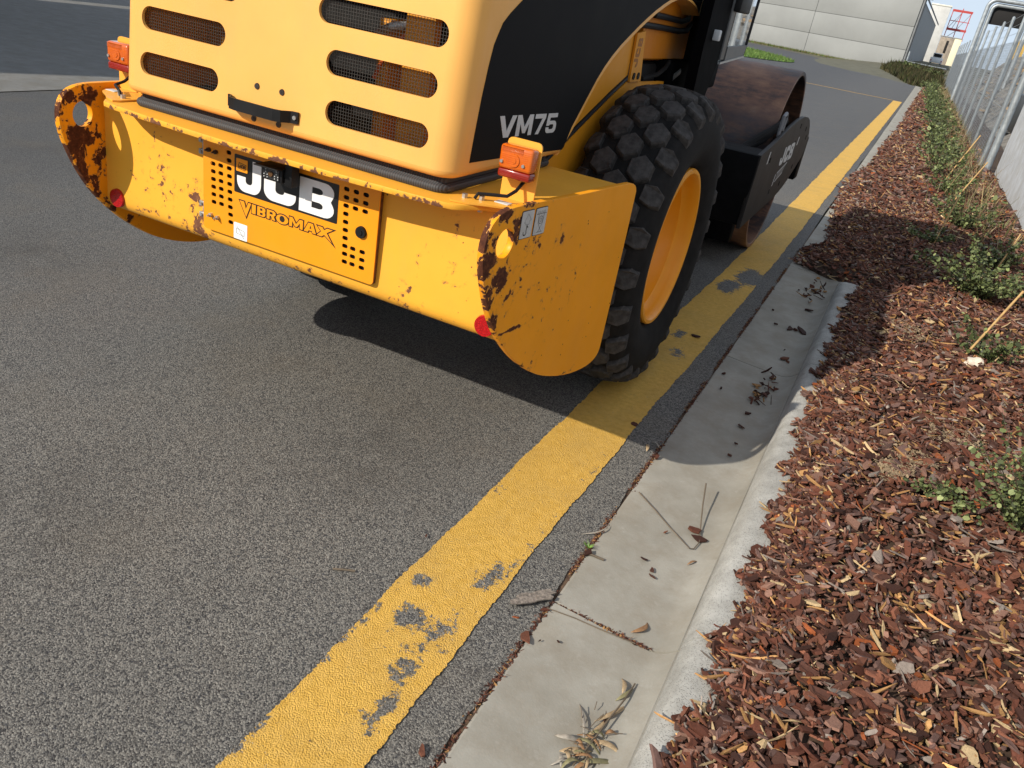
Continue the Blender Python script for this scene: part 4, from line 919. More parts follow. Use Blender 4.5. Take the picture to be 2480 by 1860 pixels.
def cane(a, b, label, r=.0055):
    d = Vector(b) - Vector(a); P = [Vector(a) + d * (i / 10) + Vector((0, 0, 0)) for i in range(11)]
    mb = MB().tube(P, [r * (1.0 if i % 2 else 1.12) for i in range(11)], 8); tag(mb.build('bamboo_cane', CANE, None, 60), label, 'garden cane', 'bamboo canes in the planting bed')
cane((.64, 4.66, zb(.64, 4.66) - .03), (.84, 5.02, .52), 'nearest leaning bamboo cane behind the white stone', .0062)
cane((.91, 2.86, zb(.91, 2.86)), (1.12, 3.2, .38), 'bamboo cane inside the nearest shrub at the right edge', .007)
cane((.54, 8.15, zb(.54, 8.15) - .02), (.60, 8.32, .50), 'short upright bamboo cane in the roller shadow', .006)
cane((.72, 10.8, zb(.72, 10.8) - .02), (.96, 11.3, .58), 'bamboo cane leaning right through the dark green shrub', .007)
cane((.66, 12.75, zb(.66, 12.75) - .02), (.92, 13.4, .72), 'farthest bamboo cane leaning right near the fence post', .008)
cane((1.0, 7.5, zb(1.0, 7.5) - .02), (1.08, 7.62, .42), 'bamboo cane in the yellow-green shrub by the concrete wall', .006)
# pale stone
bm = bmesh.new(); bmesh.ops.create_icosphere(bm, subdivisions=3, radius=1)
for v_ in bm.verts:
    q = v_.co.copy(); k = 1 + .22 * math.sin(q.x * 3.1 + 1) * math.cos(q.y * 2.3) + .12 * math.sin(q.z * 6 + q.x * 4) + random.uniform(-.035, .035)
    v_.co = Vector((q.x * .055 * k, q.y * .045 * k, q.z * .034 * k))
me = bpy.data.meshes.new('stone'); bm.to_mesh(me); bm.free()
o = mk('stone', me, plain('pale_stone', (.66, .58, .48), .85, var=.12, scale=40, bump=.6, bscale=70)); o.location = (.70, 4.57, zb(.70, 4.57) + .018)
tag(o, 'pale cream stone lying on the bark mulch beside a bamboo cane', 'stone')

# ------------------------------------------------------------------ loose litter on gutter and road
TONE = ['dark brown', 'reddish brown', 'mid brown', 'purple-grey', 'pinkish brown', 'orange', 'deep brown', 'tan', 'straw-coloured', 'grey']
def where(x, y):
    d = x - float(np.interp(y, EY, EX))
    a = 'at the kerb edge' if d < .12 else ('a hand from the kerb edge' if d < .3 else ('in the middle of the bed' if d < .55 else 'towards the right frame edge'))
    b = 'at the bottom of the photo' if y < 1.6 else ('level with the gutter joint' if y < 2.1 else ('level with the bent twig' if y < 2.7 else ('level with the nearest shrub' if y < 3.4 else 'level with the rounded shadow tip')))
    return a + ', ' + b
def chip_obj(name, x, y, z, size, col, label, cat, group, sliver=0.0, yaw=None, flat=.15):
    V, isl = chip_arrays(1, size, sliver, flat); me = chip_mesh(name, V, np.array([col])); o = mk(name, me, M['mulch']); o.location = (x, y, z)
    tag(o, label, cat, group); return o
def gut_z(x):
    return float(np.interp(x, [p[0] for p in PROF[1:-1]], [p[1] for p in PROF[1:-1]])) if x > -.455 else 0.0
GUT = [(-.279, 2.318, .034, 2), (-.198, 2.405, .05, 1), (-.171, 2.369, .035, 0), (-.293, 2.131, .030, 0), (-.248, 2.068, .042, 6), (-.257, 2.096, .02, 6), (-.38, 1.629, .014, 0), (-.423, 1.599, .012, 0), (-.461, 1.716, .03, 1), (-.183, 1.472, .045, 0), (-.515, 1.64, .014, 5), (-.461, 1.589, .035, 2), (-.455, 2.03, .03, 0),
    (-.384, 3.631, .04, 0), (-.222, 3.471, .04, 0), (-.222, 3.319, .035, 6), (-.208, 3.142, .04, 0), (-.207, 3.021, .032, 6), (-.445, 2.764, .045, 1), (-.606, 2.97, .03, 1), (-.317, 4.831, .07, 0), (-.203, 4.845, .06, 6), (-.17, 4.864, .06, 0), (-.161, 4.278, .05, 2), (-.655, 4.191, .035, 0), (-.19, 4.312, .05, 2), (-.237, 4.838, .05, 0), (-.185, 5.327, .05, 0), (-.376, 5.073, .045, 0), (-.205, 4.458, .025, 0), (-.41, 3.811, .03, 0), (-.722, 1.018, .019, 3), (-.503, 1.131, .032, 2), (-.9, 1.792, .02, 1)]
for x, y, s, ci in GUT:
    chip_obj('bark_chip', x, y, gut_z(x) + .006 + s * .06, s, PAL[ci] * rng.uniform(.8, 1.2), ('loose %s bark chip lying on the ' % TONE[ci]) + ('yellow line' if x < -.57 else ('asphalt edge' if x < -.46 else 'concrete gutter')) + (' at the bottom of the photo' if y < 1.5 else (' beside the gutter joint' if y < 1.9 else (' near the bent twig' if y < 2.6 else (' at the shadow tip' if y < 3.3 else ' in the roller shadow')))), 'bark chip', 'bark chips scattered on the gutter')
for cx_, cy_, n_, rr in ((-.20, 3.80, 26, .10), (-.225, 3.65, 12, .05), (-.225, 5.68, 24, .12), (-.19, 5.9, 18, .1)):
    for i in range(n_):
        x = min(-.14, cx_ + rng.normal(0, rr * .3)); y = cy_ + rng.normal(0, rr)
        chip_obj('bark_chip', x, y, gut_z(x) + .008 + .012 * rng.random(), rng.uniform(.022, .045), PAL[rng.choice([0, 0, 1, 6, 7])] * .85, 'bark chip in the ' + ('nearer' if cy_ < 4 else 'farther') + ' little heap washed into the shaded gutter', 'bark chip', 'bark chips heaped in the gutter', .2, flat=.5)
# big grey bark strip on the asphalt edge
mb = MB(); P = [(-.078, -.006), (-.07, -.013), (-.05, -.016), (-.02, -.021), (.02, -.018), (.048, -.024), (.058, -.016), (.052, -.006), (.074, -.004), (.06, .006), (.066, .012), (.03, .016), (.0, .014), (-.03, .019), (-.05, .013), (-.045, .006), (-.072, .004)]
v, f = shape2d(P, [], .004); v = [Vector((p.x, p.y, p.z + 9 * p.y * p.y + .6 * p.x * p.x)) for p in v]; mb.add(v, f, Matrix.Translation((-.507, 1.735, .014)) @ Matrix.Rotation(R(52), 4, 'Z') @ Matrix.Rotation(R(8), 4, 'X'))
tag(mb.build('bark_strip', plain('grey_bark', (.20, .17, .145), .85, var=.6, scale=110, bump=1.0, bscale=160), None, 20), 'curled grey bark strip on the asphalt by the gutter joint', 'bark strip')
# dry gum leaves and twigs
DRY = [plain('dry_leaf_tan', (.36, .26, .15), .6, var=.3, scale=90), plain('dry_leaf_brown', (.26, .14, .065), .6, var=.3, scale=90), plain('dry_leaf_olive', (.20, .18, .09), .6, var=.3, scale=90), plain('dry_leaf_grey', (.28, .25, .21), .7, var=.3, scale=90)]
def gum_leaf(x, y, L_, W_, yaw, bend, mi, label, z=None, lift=.01):
    nseg = 9; v, f = [], []
    for i in range(nseg + 1):
        t = i / nseg; wv = .72 * W_ * (math.sin(pi * t) ** .7) * (1 - .35 * t) / 2 + .0003; cxx = (t - .5) * L_; cyy = bend * L_ * (4 * (t - .5) ** 2 - .5)
        zz = lift * (math.sin(pi * t) * .6 + .15 * math.sin(5 * t))
        v += [(cxx, cyy + wv, zz + wv * .35), (cxx, cyy, zz), (cxx, cyy - wv, zz + wv * .25)]
    for i in range(nseg): f += [(3 * i, 3 * i + 1, 3 * i + 4, 3 * i + 3), (3 * i + 1, 3 * i + 2, 3 * i + 5, 3 * i + 4)]
    me = bpy.data.meshes.new('dry_leaf'); me.from_pydata(v, [], f); me.shade_smooth(); o = mk('dry_leaf', me, DRY[mi]); so_ = o.modifiers.new('thick', 'SOLIDIFY'); so_.thickness = .0008
    o.location = (x, y, (gut_z(x) if z is None else z) + .004); o.rotation_euler = (rng.normal(0, .1), rng.normal(0, .1), yaw); tag(o, label, 'dry leaf', 'dry leaves in the gutter'); return o
gum_leaf(-.205, 1.832, .085, .022, 1.25, .18, 1, 'curved brown gum leaf lying on the gutter just past the joint')
gum_leaf(-.172, 1.50, .13, .018, 1.15, .06, 0, 'long tan gum leaf pointing away in the leaf clump')
gum_leaf(-.148, 1.392, .085, .022, .1, -.12, 0, 'pale sickle-shaped leaf curving right in the leaf clump')
gum_leaf(-.150, 1.345, .10, .022, .75, .05, 2, 'olive leaf at the bottom of the leaf clump')
gum_leaf(-.172, 1.325, .09, .02, .95, -.05, 1, 'brown leaf at the bottom of the leaf clump')
gum_leaf(-.209, 1.342, .08, .026, .6, .05, 0, 'broad tan leaf in the middle of the leaf clump')
gum_leaf(-.236, 1.364, .07, .020, .4, .14, 3, 'grey curled leaf at the left of the leaf clump', lift=.02)
gum_leaf(-.232, 1.436, .12, .010, 2.05, .05, 3, 'narrow grey leaf lying up-left of the leaf clump')
gum_leaf(-.190, 1.43, .11, .014, 1.3, .05, 0, 'narrow tan leaf above the leaf clump')
gum_leaf(-.165, 1.575, .07, .016, 1.2, .1, 2, 'small olive leaf in the upper leaf clump')
gum_leaf(-.180, 1.60, .06, .018, 1.9, .1, 0, 'small tan leaf in the upper leaf clump')
gum_leaf(-.503, 2.821, .055, .022, 1.9, .08, 0, 'pale oval leaf on the asphalt at the edge of the shadow')
gum_leaf(-.483, 2.869, .06, .012, 2.4, .05, 3, 'narrow grey leaf on the asphalt at the edge of the shadow')
gum_leaf(-.157, 2.226, .05, .010, 1.1, .03, 1, 'thin brown leaf on the gutter near the kerb face')
gum_leaf(-.47, 2.16, .11, .008, 1.0, .2, 3, 'grey curved strip lying across the gutter lip', z=.004)
TW = plain('twig', (.13, .10, .07), .8, var=.3)
def twig(path, r, label): tag(MB().tube(path, r, 6).build('twig', TW, None, 60), label, 'twig', 'twigs in the gutter')
twig([(-.428, 2.483, .006), (-.35, 2.42, .004), (-.274, 2.361, -.003), (-.22, 2.318, -.004), (-.185, 2.292, -.006), (-.172, 2.30, -.006), (-.165, 2.346, -.005), (-.18, 2.42, -.004), (-.207, 2.536, .02), (-.229, 2.647, .045)], [.0022, .002, .002, .0018, .0018, .0018, .002, .0022, .0026, .003], 'bent V-shaped twig lying in the sunlit gutter')
twig([(-1.03, 1.50, .006), (-1.0, 1.515, .008), (-.975, 1.53, .006)], .003, 'short straw-coloured twig lying on the open asphalt')
twig([(-.20, 1.30, -.004), (-.185, 1.38, .004), (-.172, 1.47, .006), (-.16, 1.55, .002), (-.155, 1.62, -.004)], .0022, 'thin stem running through the leaf clump')
twig([(-.47, 2.02, .006), (-.44, 2.035, .006), (-.40, 2.04, .003)], .004, 'dark twig by the weed tuft at the gutter lip')
twig([(-.46, 1.73, .004), (-.38, 1.745, 0), (-.30, 1.752, -.004), (-.2, 1.762, -.006)], .0016, 'dry root thread lying along the gutter joint')
for i in range(16):
    a_ = rng.uniform(0, 2 * pi); gx, gy = -.195 + rng.normal(0, .028), 1.35 + rng.normal(0, .05)
    gum_leaf(min(gx, -.13), gy, rng.uniform(.03, .075), rng.uniform(.008, .018), a_, rng.uniform(-.15, .15), int(rng.integers(0, 4)), 'small dry leaf scrap in the leaf clump on the gutter', lift=.02)
for i in range(14):
    gx, gy = -.19 + rng.normal(0, .03), 1.36 + rng.normal(0, .06); a_ = rng.uniform(0, 2 * pi); L_ = rng.uniform(.02, .05)
    p0 = Vector((min(gx, -.14), gy, -.004)); d_ = Vector((math.cos(a_) * L_, math.sin(a_) * L_, rng.uniform(.0, .02)))
    twig([p0, p0 + d_ * .5 + Vector((0, 0, .004)), p0 + d_], .0011, 'short dry stalk in the leaf clump on the gutter')
# dirt packed into joint and along the lip: uncountable crumbs
n = 4200; y = rng.uniform(.9, 6.3, n) ** 1.0; x = -.461 + rng.normal(0, .005, n); keep = (np.sin(y * 9.7) + np.sin(y * 23) * .8 + rng.normal(0, .5, n)) > -.4
x, y = x[keep], y[keep]; V, isl = chip_arrays(len(x), .0095, .1, .6); V += np.stack([x, y, np.full(len(x), .001)], -1)[:, None]
n2 = 220; V2, i2 = chip_arrays(n2, .009, .1, .6); t_ = rng.random(n2); V2 += np.stack([-.455 + .30 * t_, 1.77 + rng.normal(0, .004, n2), -.002 - .008 * t_], -1)[:, None]
V = np.concatenate([V, V2]); cc = PAL[rng.choice([0, 1, 1, 6, 2, 4, 7], len(V))] * .9
o = mk('gutter_dirt', chip_mesh('gutter_dirt', V, cc), M['mulch']); o['kind'] = 'stuff'; o['label'] = 'dark crumbs and bark dust packed along the gutter lip and joint'
# sandy patches showing between the bark
VS, CS = [], []
for sx0, sy0, r0 in ((.415, 3.16, .10), (.58, 3.62, .12), (.36, 3.0, .06), (.40, 4.9, .12)):
    m_ = 520; a_ = rng.uniform(0, 2 * pi, m_); q_ = r0 * np.sqrt(rng.random(m_)) * (1 + .35 * np.sin(3 * a_ + 1)); x_, y_ = sx0 + q_ * np.cos(a_), sy0 + q_ * np.sin(a_) * 1.3
    V_, _ = chip_arrays(m_, .012, 0, .5); V_ += np.stack([x_, y_, bz(x_, y_) + .022], -1)[:, None]; VS.append(V_); CS.append(np.array([(.30, .22, .14)]) * np.exp(rng.normal(0, .25, m_))[:, None])
o = mk('sand_crumbs', chip_mesh('sand_crumbs', np.concatenate(VS), np.concatenate(CS)), M['mulch']); o['kind'] = 'stuff'; o['label'] = 'pale sandy crumbs showing through the bark mulch'
# small weed tuft
P = []; mb = MB()
for i in range(26):
    a = rng.uniform(0, 2 * pi); L_ = rng.uniform(.012, .032); d = Vector((math.cos(a) * .7, math.sin(a) * .7, .7)) * L_
    b = Vector((-.462, 2.065, .002)); mb.tube([b, b + d * .6, b + d], [.0012, .001, .0003], 4, False)
tag(mb.build('weed_tuft', plain('weed_green', (.16, .28, .05), .6), None, 60), 'tiny green weed tuft growing in the gutter lip', 'weed')
# the largest chips of the bed one by one: sticks whose place shows, then chips near the camera
STK_ = [(.02, 2.707, .055, 8), (.125, 2.70, .15, 7), (.18, 3.10, .16, 8), (.323, 2.85, .13, 9), (.168, 2.70, .08, 8), (.15, 2.569, .10, 7), (.277, 2.651, .07, 5), (.085, 2.385, .10, 7), (.298, 2.329, .09, 8), (.129, 2.963, .12, 7), (.104, 1.848, .06, 7), (.101, 2.056, .10, 8), (.303, 2.026, .10, 7), (.316, 2.063, .06, 9), (.364, 2.105, .06, 9), (.366, 1.948, .10, 8), (.242, 1.693, .09, 7), (.512, 1.948, .15, 8), (.192, 1.477, .08, 8), (.06, 1.416, .07, 8), (.096, 1.386, .08, 7), (.607, 1.844, .08, 7), (.461, 1.629, .07, 5), (.323, 2.23, .06, 5), (.244, 2.14, .06, 9), (.695, 2.485, .15, 7), (.64, 2.6, .14, 8)]
for x, y, L_, ci in STK_:
    V, isl = chip_arrays(1, L_ * .5, 1.0, .12); me = chip_mesh('wood_sliver', V, np.array([PAL[ci] * rng.uniform(.9, 1.2)])); o = mk('wood_sliver', me, M['mulch']); o.location = (x, y, zb(x, y) + .026)
    tag(o, '%s wood sliver %s' % (TONE[ci], where(x, y)), 'wood sliver', 'wood slivers on the mulch')
protos = []
for i in range(24):
    V, isl = chip_arrays(1, 1.0, 0, .05); protos.append(V)
cnt = 0
variants = []
for i in range(40):
    V, isl = chip_arrays(1, rng.uniform(.034, .058), .1, .28); ci = int(rng.choice([0, 1, 2, 3, 4, 6, 2, 1, 6, 3, 4, 1, 0, 5])); c_ = PAL[ci] * rng.uniform(.85, 1.25)
    variants.append((chip_mesh('bark_chip_large', V, np.array([c_])), ci))
while cnt < 260:
    y = .95 + 3.4 * rng.random() ** 1.5; x = rng.uniform(.0, min(1.0, .25 + .25 * y)); 
    if x < np.interp(y, EY, EX) + .01: continue
    vm, ci = variants[rng.integers(40)]; o = bpy.data.objects.new('bark_chip', vm); COL.objects.link(o)
    if not o.data.materials: o.data.materials.append(M['mulch'])
    o.location = (x, y, zb(x, y) + .022); o.rotation_euler = (0, 0, rng.uniform(0, 6.28)); tag(o, '%s bark chip %s' % (TONE[ci], where(x, y)), 'bark chip', 'large bark chips on the near mulch'); cnt += 1

# ------------------------------------------------------------------ fence, wall, frame
GALV = plain('galvanised', (.36, .39, .41), .5, .55, var=.2, scale=8)
fence = empty('chain_link_fence', (1.25, 15, 0), 'galvanised chain-link fence with barbed wire running away beside the shrubs', 'fence')
PY = [15.9, 19.2, 22.4, 25.2, 28.4, 32.2, 36, 40, 44, 48, 52, 56, 60, 64, 68]
for i, y in enumerate(PY):
    MB().cyl((1.26, y, -.1), (1.26, y, 2.66), .032, n=10).cyl((1.26, y, 2.66), (1.26, y, 2.685), .034, .012, n=10).build('post', GALV, fence, 50)
for y in (26.4, 30.2, 34.2, 44.8):
    MB().cyl((1.30, y, 0), (1.27, y - .9, 1.9), .024, n=8).build('brace', GALV, fence, 50)
for z, k in ((2.62, 0), (2.45, 1), (2.28, 2)):
    P = []; yy = 15.9
    while yy < 68: P.append((1.26, yy, z - .015 * math.sin(pi * ((yy - 15.9) % 3.6) / 3.6))); yy += .9
    MB().tube(P, .0035, 4).build('barbed_wire', GALV, fence, 0)
mb = MB(); H = 2.05; stp = .10
def wire(y0, dy):
    a = Vector((1.228, y0, .05)); b = Vector((1.228, y0 + dy, .05 + H)); r = .0008
    mb.add([a + Vector((0, -r, 0)), a + Vector((0, r, 0)), a + Vector((2 * r, 0, 0)), b + Vector((0, -r, 0)), b + Vector((0, r, 0)), b + Vector((2 * r, 0, 0))], [(0, 1, 4, 3), (1, 2, 5, 4), (2, 0, 3, 5)])
y = 13.9
while y < 66: wire(y, H); wire(y + H, -H); y += stp
for z in (.08, 1.05, 2.08): mb.tube([(1.228, 15.9, z), (1.228, 68, z)], .003, 4)
o = mb.build('chain_link_mesh', GALV, fence, 0); o['kind'] = 'stuff'
# pale concrete wall ending beside the near fence post
PW_ = concrete('pale_wall_concrete', (.52, .53, .55), speck=.05)
wl = MB(); prof_ = [(15.35, .0), (15.35, 2.3), (6.0, 2.3), (6.0, .0)]
v, f = shape2d([(15.35, -.1), (15.35, 2.2), (-4.0, 2.2), (-4.0, -.1), (8.0, -.1), (9.0, .02), (10.2, .05), (11.8, .02), (13.2, .08), (14.4, .02)], [], .18, .01)
tag(wl.add(v, f, frame((1.55, 0, 0), (0, 1, 0), (0, 0, 1))).build('concrete_wall', PW_, None, 30), 'pale grey concrete wall behind the shrubs at the right edge', 'wall')
tag(MB().cyl((1.345, 15.55, -.1), (1.345, 15.55, 2.9), .055, n=14).build('fence_corner_post', GALV, None, 50), 'thick galvanised corner post at the end of the concrete wall', 'post')
# sign: rounded pipe frame with dark panel, standing behind the fence
sf = empty('sign_frame', (1.95, 40, 0), 'tall round-cornered pipe frame holding a dark sign panel behind the fence', 'sign')
def hoop(x0, x1, y, top, r, cr):
    P = [(x0, y, -.1), (x0, y, top - cr)] + [(x0 + cr - cr * math.cos(R(a)), y, top - cr + cr * math.sin(R(a))) for a in range(15, 91, 15)] + [(x1 - cr + cr * math.sin(R(a)), y, top - cr + cr * math.cos(R(a))) for a in range(0, 91, 15)] + [(x1, y, -.1)]
    return MB().tube(P, r, 12)
hoop(1.20, 2.86, 40, 4.05, .085, .30).build('frame_tube', GALV, sf, 50)
hoop(1.38, 2.68, 40.1, 3.88, .075, .22).build('inner_tube', GALV, sf, 50)
MB().box((1.42, 40.2, 3.18), (2.66, 40.26, 3.86), .01).build('sign_panel', DARK, sf)
# rubble heap behind the fence
RUB = plain('rubble', (.16, .145, .125), .95, var=.6, scale=3, bump=1.0, bscale=18)
def hz(x, y):
    k = max(0, min(1, (x - 1.9) / 2.0)) * max(0, min(1, (y - 17) / 5)) * max(0, min(1, (72 - y) / 12))
    return -.05 + k * (1.45 + .012 * y + .25 * math.sin(x * 2.1 + y * .7) + .2 * math.sin(y * 1.9 - x) + random.uniform(-.09, .09))
hp = grid('rubble_heap', list(np.arange(1.75, 14, .35)), list(np.arange(16, 72, .5)), hz, RUB)
n = 1500; y = rng.uniform(18, 60, n); x = rng.uniform(2.2, 8, n); z = np.array([hz(a, b) for a, b in zip(x, y)])
V, isl = chip_arrays(n, .28, .12, .6); V += np.stack([x, y, z], -1)[:, None]; cc = np.array([(.22, .20, .17), (.30, .27, .22), (.12, .11, .10), (.34, .24, .14), (.2, .19, .19)])[rng.integers(0, 5, n)]
o = mk('rubble', chip_mesh('rubble', V, cc), M['mulch']); o['kind'] = 'stuff'; o['label'] = 'loose rubble lying on the heap behind the fence'
TIM = plain('timber', (.38, .25, .13), .8, var=.25)
for i, (y_, z_) in enumerate(((24.2, .75), (24.6, 1.0), (25.4, 1.28))):
    tag(MB().box((1.9, y_, z_), (3.1, y_ + .1, z_ + .07), .005, Matrix.Rotation(R(1.5 * i), 4, 'X')).build('timber_plank', TIM, None), ['lowest', 'middle', 'topmost'][i] + ' weathered timber plank on the rubble behind the fence', 'plank', 'timber planks on the rubble')
# yellow cabin and pink panel far behind
cb = empty('site_cabin', (6.6, 92, 2.0), 'narrow yellow site cabin standing on the rubble behind the fence', 'cabin')
MB().box((6.1, 92, 1.2), (7.0, 93, 4.3), .04).build('cabin_wall', plain('cabin_yellow', (.78, .46, .02), .5), cb)
MB().box((6.05, 91.95, 4.3), (7.05, 93.05, 4.45), .05).build('cabin_roof', plain('cabin_roof_white', (.6, .58, .5), .5), cb)
MB().box((6.25, 91.97, 1.4), (6.85, 91.995, 4.0), .01).build('cabin_door', plain('cabin_door_yellow', (.74, .44, .03), .5), cb)
tag(MB().box((7.1, 90, 1.2), (8.6, 91, 3.3), .03).box((7.05, 89.96, 3.3), (8.65, 91.04, 3.36), .01).build('storage_box', plain('pink_box', (.55, .30, .24), .6)), 'faded pink storage box next to the yellow cabin', 'storage box')
# parked dark truck tail behind the wall
tr = empty('parked_truck', (2.6, 16.9, 0), 'dark truck tail with red lamp behind the thick corner post', 'truck')
MB().box((1.72, 17.2, .55), (3.6, 19.5, 1.25), .03).build('truck_bed', plain('truck_dark', (.012, .012, .016), .4), tr)
MB().box((1.76, 17.15, 1.0), (1.90, 17.2, 1.08), .01).build('tail_lamp', RED, tr)
MB().box((1.76, 17.15, 1.12), (1.95, 17.2, 1.22), .01).build('number_plate', WHITE, tr)
for dx in (1.95, 3.2): MB().lathe([(-.1, .1), (-.1, .40), (-.06, .44), (.06, .44), (.1, .40), (.1, .1)], (dx, 18.2, .44), 28).build('wheel', RUBBER, tr)

# ------------------------------------------------------------------ far building with concrete panels
A = Vector((-2.65, 94, 0)); dirw = Vector((-17.17, 7.78, 0)).normalized(); nrm = Vector((-dirw.y, dirw.x, 0)); nrm = nrm if nrm.y < 0 else -nrm
bl = empty('warehouse', (A.x, A.y, 0), 'long grey warehouse of stacked concrete panels across the road end', 'building')
ang = math.atan2(dirw.y, dirw.x)
rows_ = [(-.4, 1.93), (1.96, 4.05), (4.08, 6.6)]
colw = [11.0, 11.0, 11.0, 11.0, 11.0, 11.0]
off = 0.0
for cw in colw:
    for z0, z1 in rows_:
        mb = MB().box((off + .02, -.25, z0), (off + cw - .02, .0, z1), .015, Matrix.Translation(A) @ Matrix.Rotation(ang, 4, 'Z') @ Matrix.Scale(-1, 4, (0, 1, 0)))
        mb.build('panel', M['wall'], bl)
    off += cw
MB().box((0, .26, -.4), (off, .5, 6.55), 0, Matrix.Translation(A) @ Matrix.Rotation(ang, 4, 'Z') @ Matrix.Scale(-1, 4, (0, 1, 0))).build('backing_wall', M['slab'], bl)
MB().box((-.1, -.35, 6.62), (off, 1.5, 6.8), .02, Matrix.Translation(A) @ Matrix.Rotation(ang, 4, 'Z') @ Matrix.Scale(-1, 4, (0, 1, 0))).build('roof_edge', plain('roof_grey', (.3, .31, .32), .6), bl)
CORR = plain('corrugated_grey', (.20, .205, .21), .6, 0, var=.2, scale=1.5)
mb = MB(); y = 94.2; e0, e1 = Vector((-2.6, 94.2, 0)), Vector((-1.5, 158, 0)); K = 220
vv = []
for i in range(K + 1):
    p = e0.lerp(e1, i / K); d = .06 * math.sin(i * pi / 1.0 + .5 * pi) ; vv += [(p.x + (d if i % 2 else -d), p.y, -.3), (p.x + (d if i % 2 else -d), p.y, 6.5)]
mb.add(vv, [(2 * i, 2 * i + 2, 2 * i + 3, 2 * i + 1) for i in range(K)]); mb.build('corrugated_wall', CORR, bl, 0)
MB().box((-2.75, 94.0, 6.5), (-2.35, 94.2, 6.7)).add([(-2.4, 94, 6.5), (-1.2, 158, 6.5), (-1.2, 158, 6.75), (-2.4, 94, 6.75)], [(0, 1, 2, 3)]).build('gutter_trim', BPAINT, bl, 0)
MB().cyl((-2.60, 93.9, -.2), (-2.60, 93.9, 6.6), .09, n=8).build('downpipe', CORR, bl)
# far structures
tw = empty('white_tower', (-1.9, 182, 0), 'tall white block tower behind the warehouse corner', 'tower')
MB().box((-3.6, 180, 0), (-.3, 184, 10.5), .05).build('tower_wall', plain('tower_white', (.52, .515, .50), .7, var=.1, scale=1.2), tw)
MB().box((-3.7, 179.9, 10.5), (-.2, 184.1, 10.75), .03).build('tower_cap', plain('tower_cap', (.7, .68, .6), .7), tw)
REDP = plain('red_lattice', (.42, .045, .04), .5)
la = empty('red_lattice_tower', (1.8, 186, 0), 'open red lattice gantry standing between the white tower and the pipe frame', 'gantry')
for x in (.2, 1.8, 3.4): MB().box((x - .07, 186, 0), (x + .07, 186.14, 10.9 - abs(x - 1.8) * .2)).build('upright', REDP, la)
for z, h in ((10.2, .4), (7.0, .4), (8.6, .12), (5.5, .15)): MB().box((.1, 185.95, z), (3.6, 186.0, z + h)).build('beam', REDP, la)
for (x0, z0), (x1, z1) in (((.2, 7.2), (1.8, 10.2)), ((1.8, 7.2), (3.4, 10.2)), ((.2, 5.4), (1.8, 7.0)), ((1.8, 10.2), (.9, 7.0))): MB().cyl((x0, 186.2, z0), (x1, 186.2, z1), .05, n=6).build('brace', plain('brace_grey', (.2, .17, .2), .5), la)
sh = empty('small_shed', (1.0, 172, 0), 'small brown shed with cream end under the red gantry', 'shed')
MB().box((-.25, 172, 0), (2.05, 175, 5.4), .03).build('shed_wall', plain('shed_brown', (.30, .25, .20), .8, var=.25, scale=2), sh)
MB().box((2.06, 172, 0), (3.2, 175, 5.5), .03).build('shed_end', plain('shed_cream', (.72, .66, .48), .7), sh)
MB().box((.9, 171.95, 2.9), (1.3, 172.0, 4.9), .01).build('shed_door', DARK, sh)
MB().box((-.35, 171.9, 5.5), (3.3, 175.1, 5.6)).build('shed_roof', plain('shed_roof', (.35, .34, .33), .6), sh)
ut = empty('white_utility_truck', (.4, 152, 1.0), 'small white utility truck parked beyond the weeds at the road end', 'truck')
MB().box((-.60, 152, 1.15), (1.25, 154.5, 1.95), .08).build('truck_body', plain('ute_white', (.80, .80, .80), .35), ut)
MB().box((-.35, 152.6, 1.95), (1.0, 154.3, 2.6), .12).build('truck_cab', plain('ute_white_cab', (.78, .78, .78), .35), ut)
MB().box((-.25, 152.55, 2.02), (.9, 152.62, 2.5), .03).build('rear_window', DARK, ut)
for x in (-.5, 1.05): MB().box((x, 151.96, 1.35), (x + .12, 152.0, 1.6), .01).build('tail_lamp', RED, ut)
for x in (-.5, .9): MB().lathe([(0, .05), (0, .32), (.04, .36), (.2, .36), (.24, .32), (.24, .05)], (x, 152.8, 1.15), 20).build('wheel', RUBBER, ut)
grid('far_yard', [-2, 0, 3, 8, 20, 60], [120, 130, 145, 160, 200, 400], lambda x, y: .55 + .002 * (y - 120), M['dirt'])
# pipe gate across the gap
tag(MB().tube([(-2.3, 92, 1.0), (.2, 88, .98), (1.2, 86, 1.0)], .05, 6).cyl((-2.3, 92, -.2), (-2.3, 92, 1.9), .07, n=8).build('pipe_gate', GALV, None), 'low pipe rail across the gap beside the warehouse', 'rail')
# grass: verge along the warehouse, island, weeds at the road end
def grass(name, pts, h, w_, cols, label):
    n = len(pts); a = rng.uniform(0, 2 * pi, n); d = np.stack([np.cos(a), np.sin(a), np.zeros(n)], -1); hh = h * np.exp(rng.normal(0, .35, n)); bend = rng.normal(0, .35, (n, 3)) * hh[:, None]; bend[:, 2] = hh
    V = np.stack([pts - d * w_, pts + d * w_, pts + bend], 1)
    me = bpy.data.meshes.new(name); me.vertices.add(n * 3); me.vertices.foreach_set('co', V.astype(np.float32).ravel()); me.loops.add(n * 3); me.loops.foreach_set('vertex_index', np.arange(n * 3, dtype=np.int32)); me.polygons.add(n); me.polygons.foreach_set('loop_start', np.arange(0, n * 3, 3, dtype=np.int32)); me.update(calc_edges=True); me.validate()
    at = me.attributes.new('col', 'FLOAT_COLOR', 'POINT'); c4 = np.ones((n, 3, 4), np.float32); c4[..., :3] = (cols[rng.integers(0, len(cols), n)] * np.exp(rng.normal(0, .2, n))[:, None])[:, None]; at.data.foreach_set('color', c4.ravel())
    o = mk(name, me, M['grassmat']); o['kind'] = 'stuff'; o['label'] = label; return o
GREEN = np.array([(.09, .16, .035), (.12, .19, .045), (.15, .21, .06)])
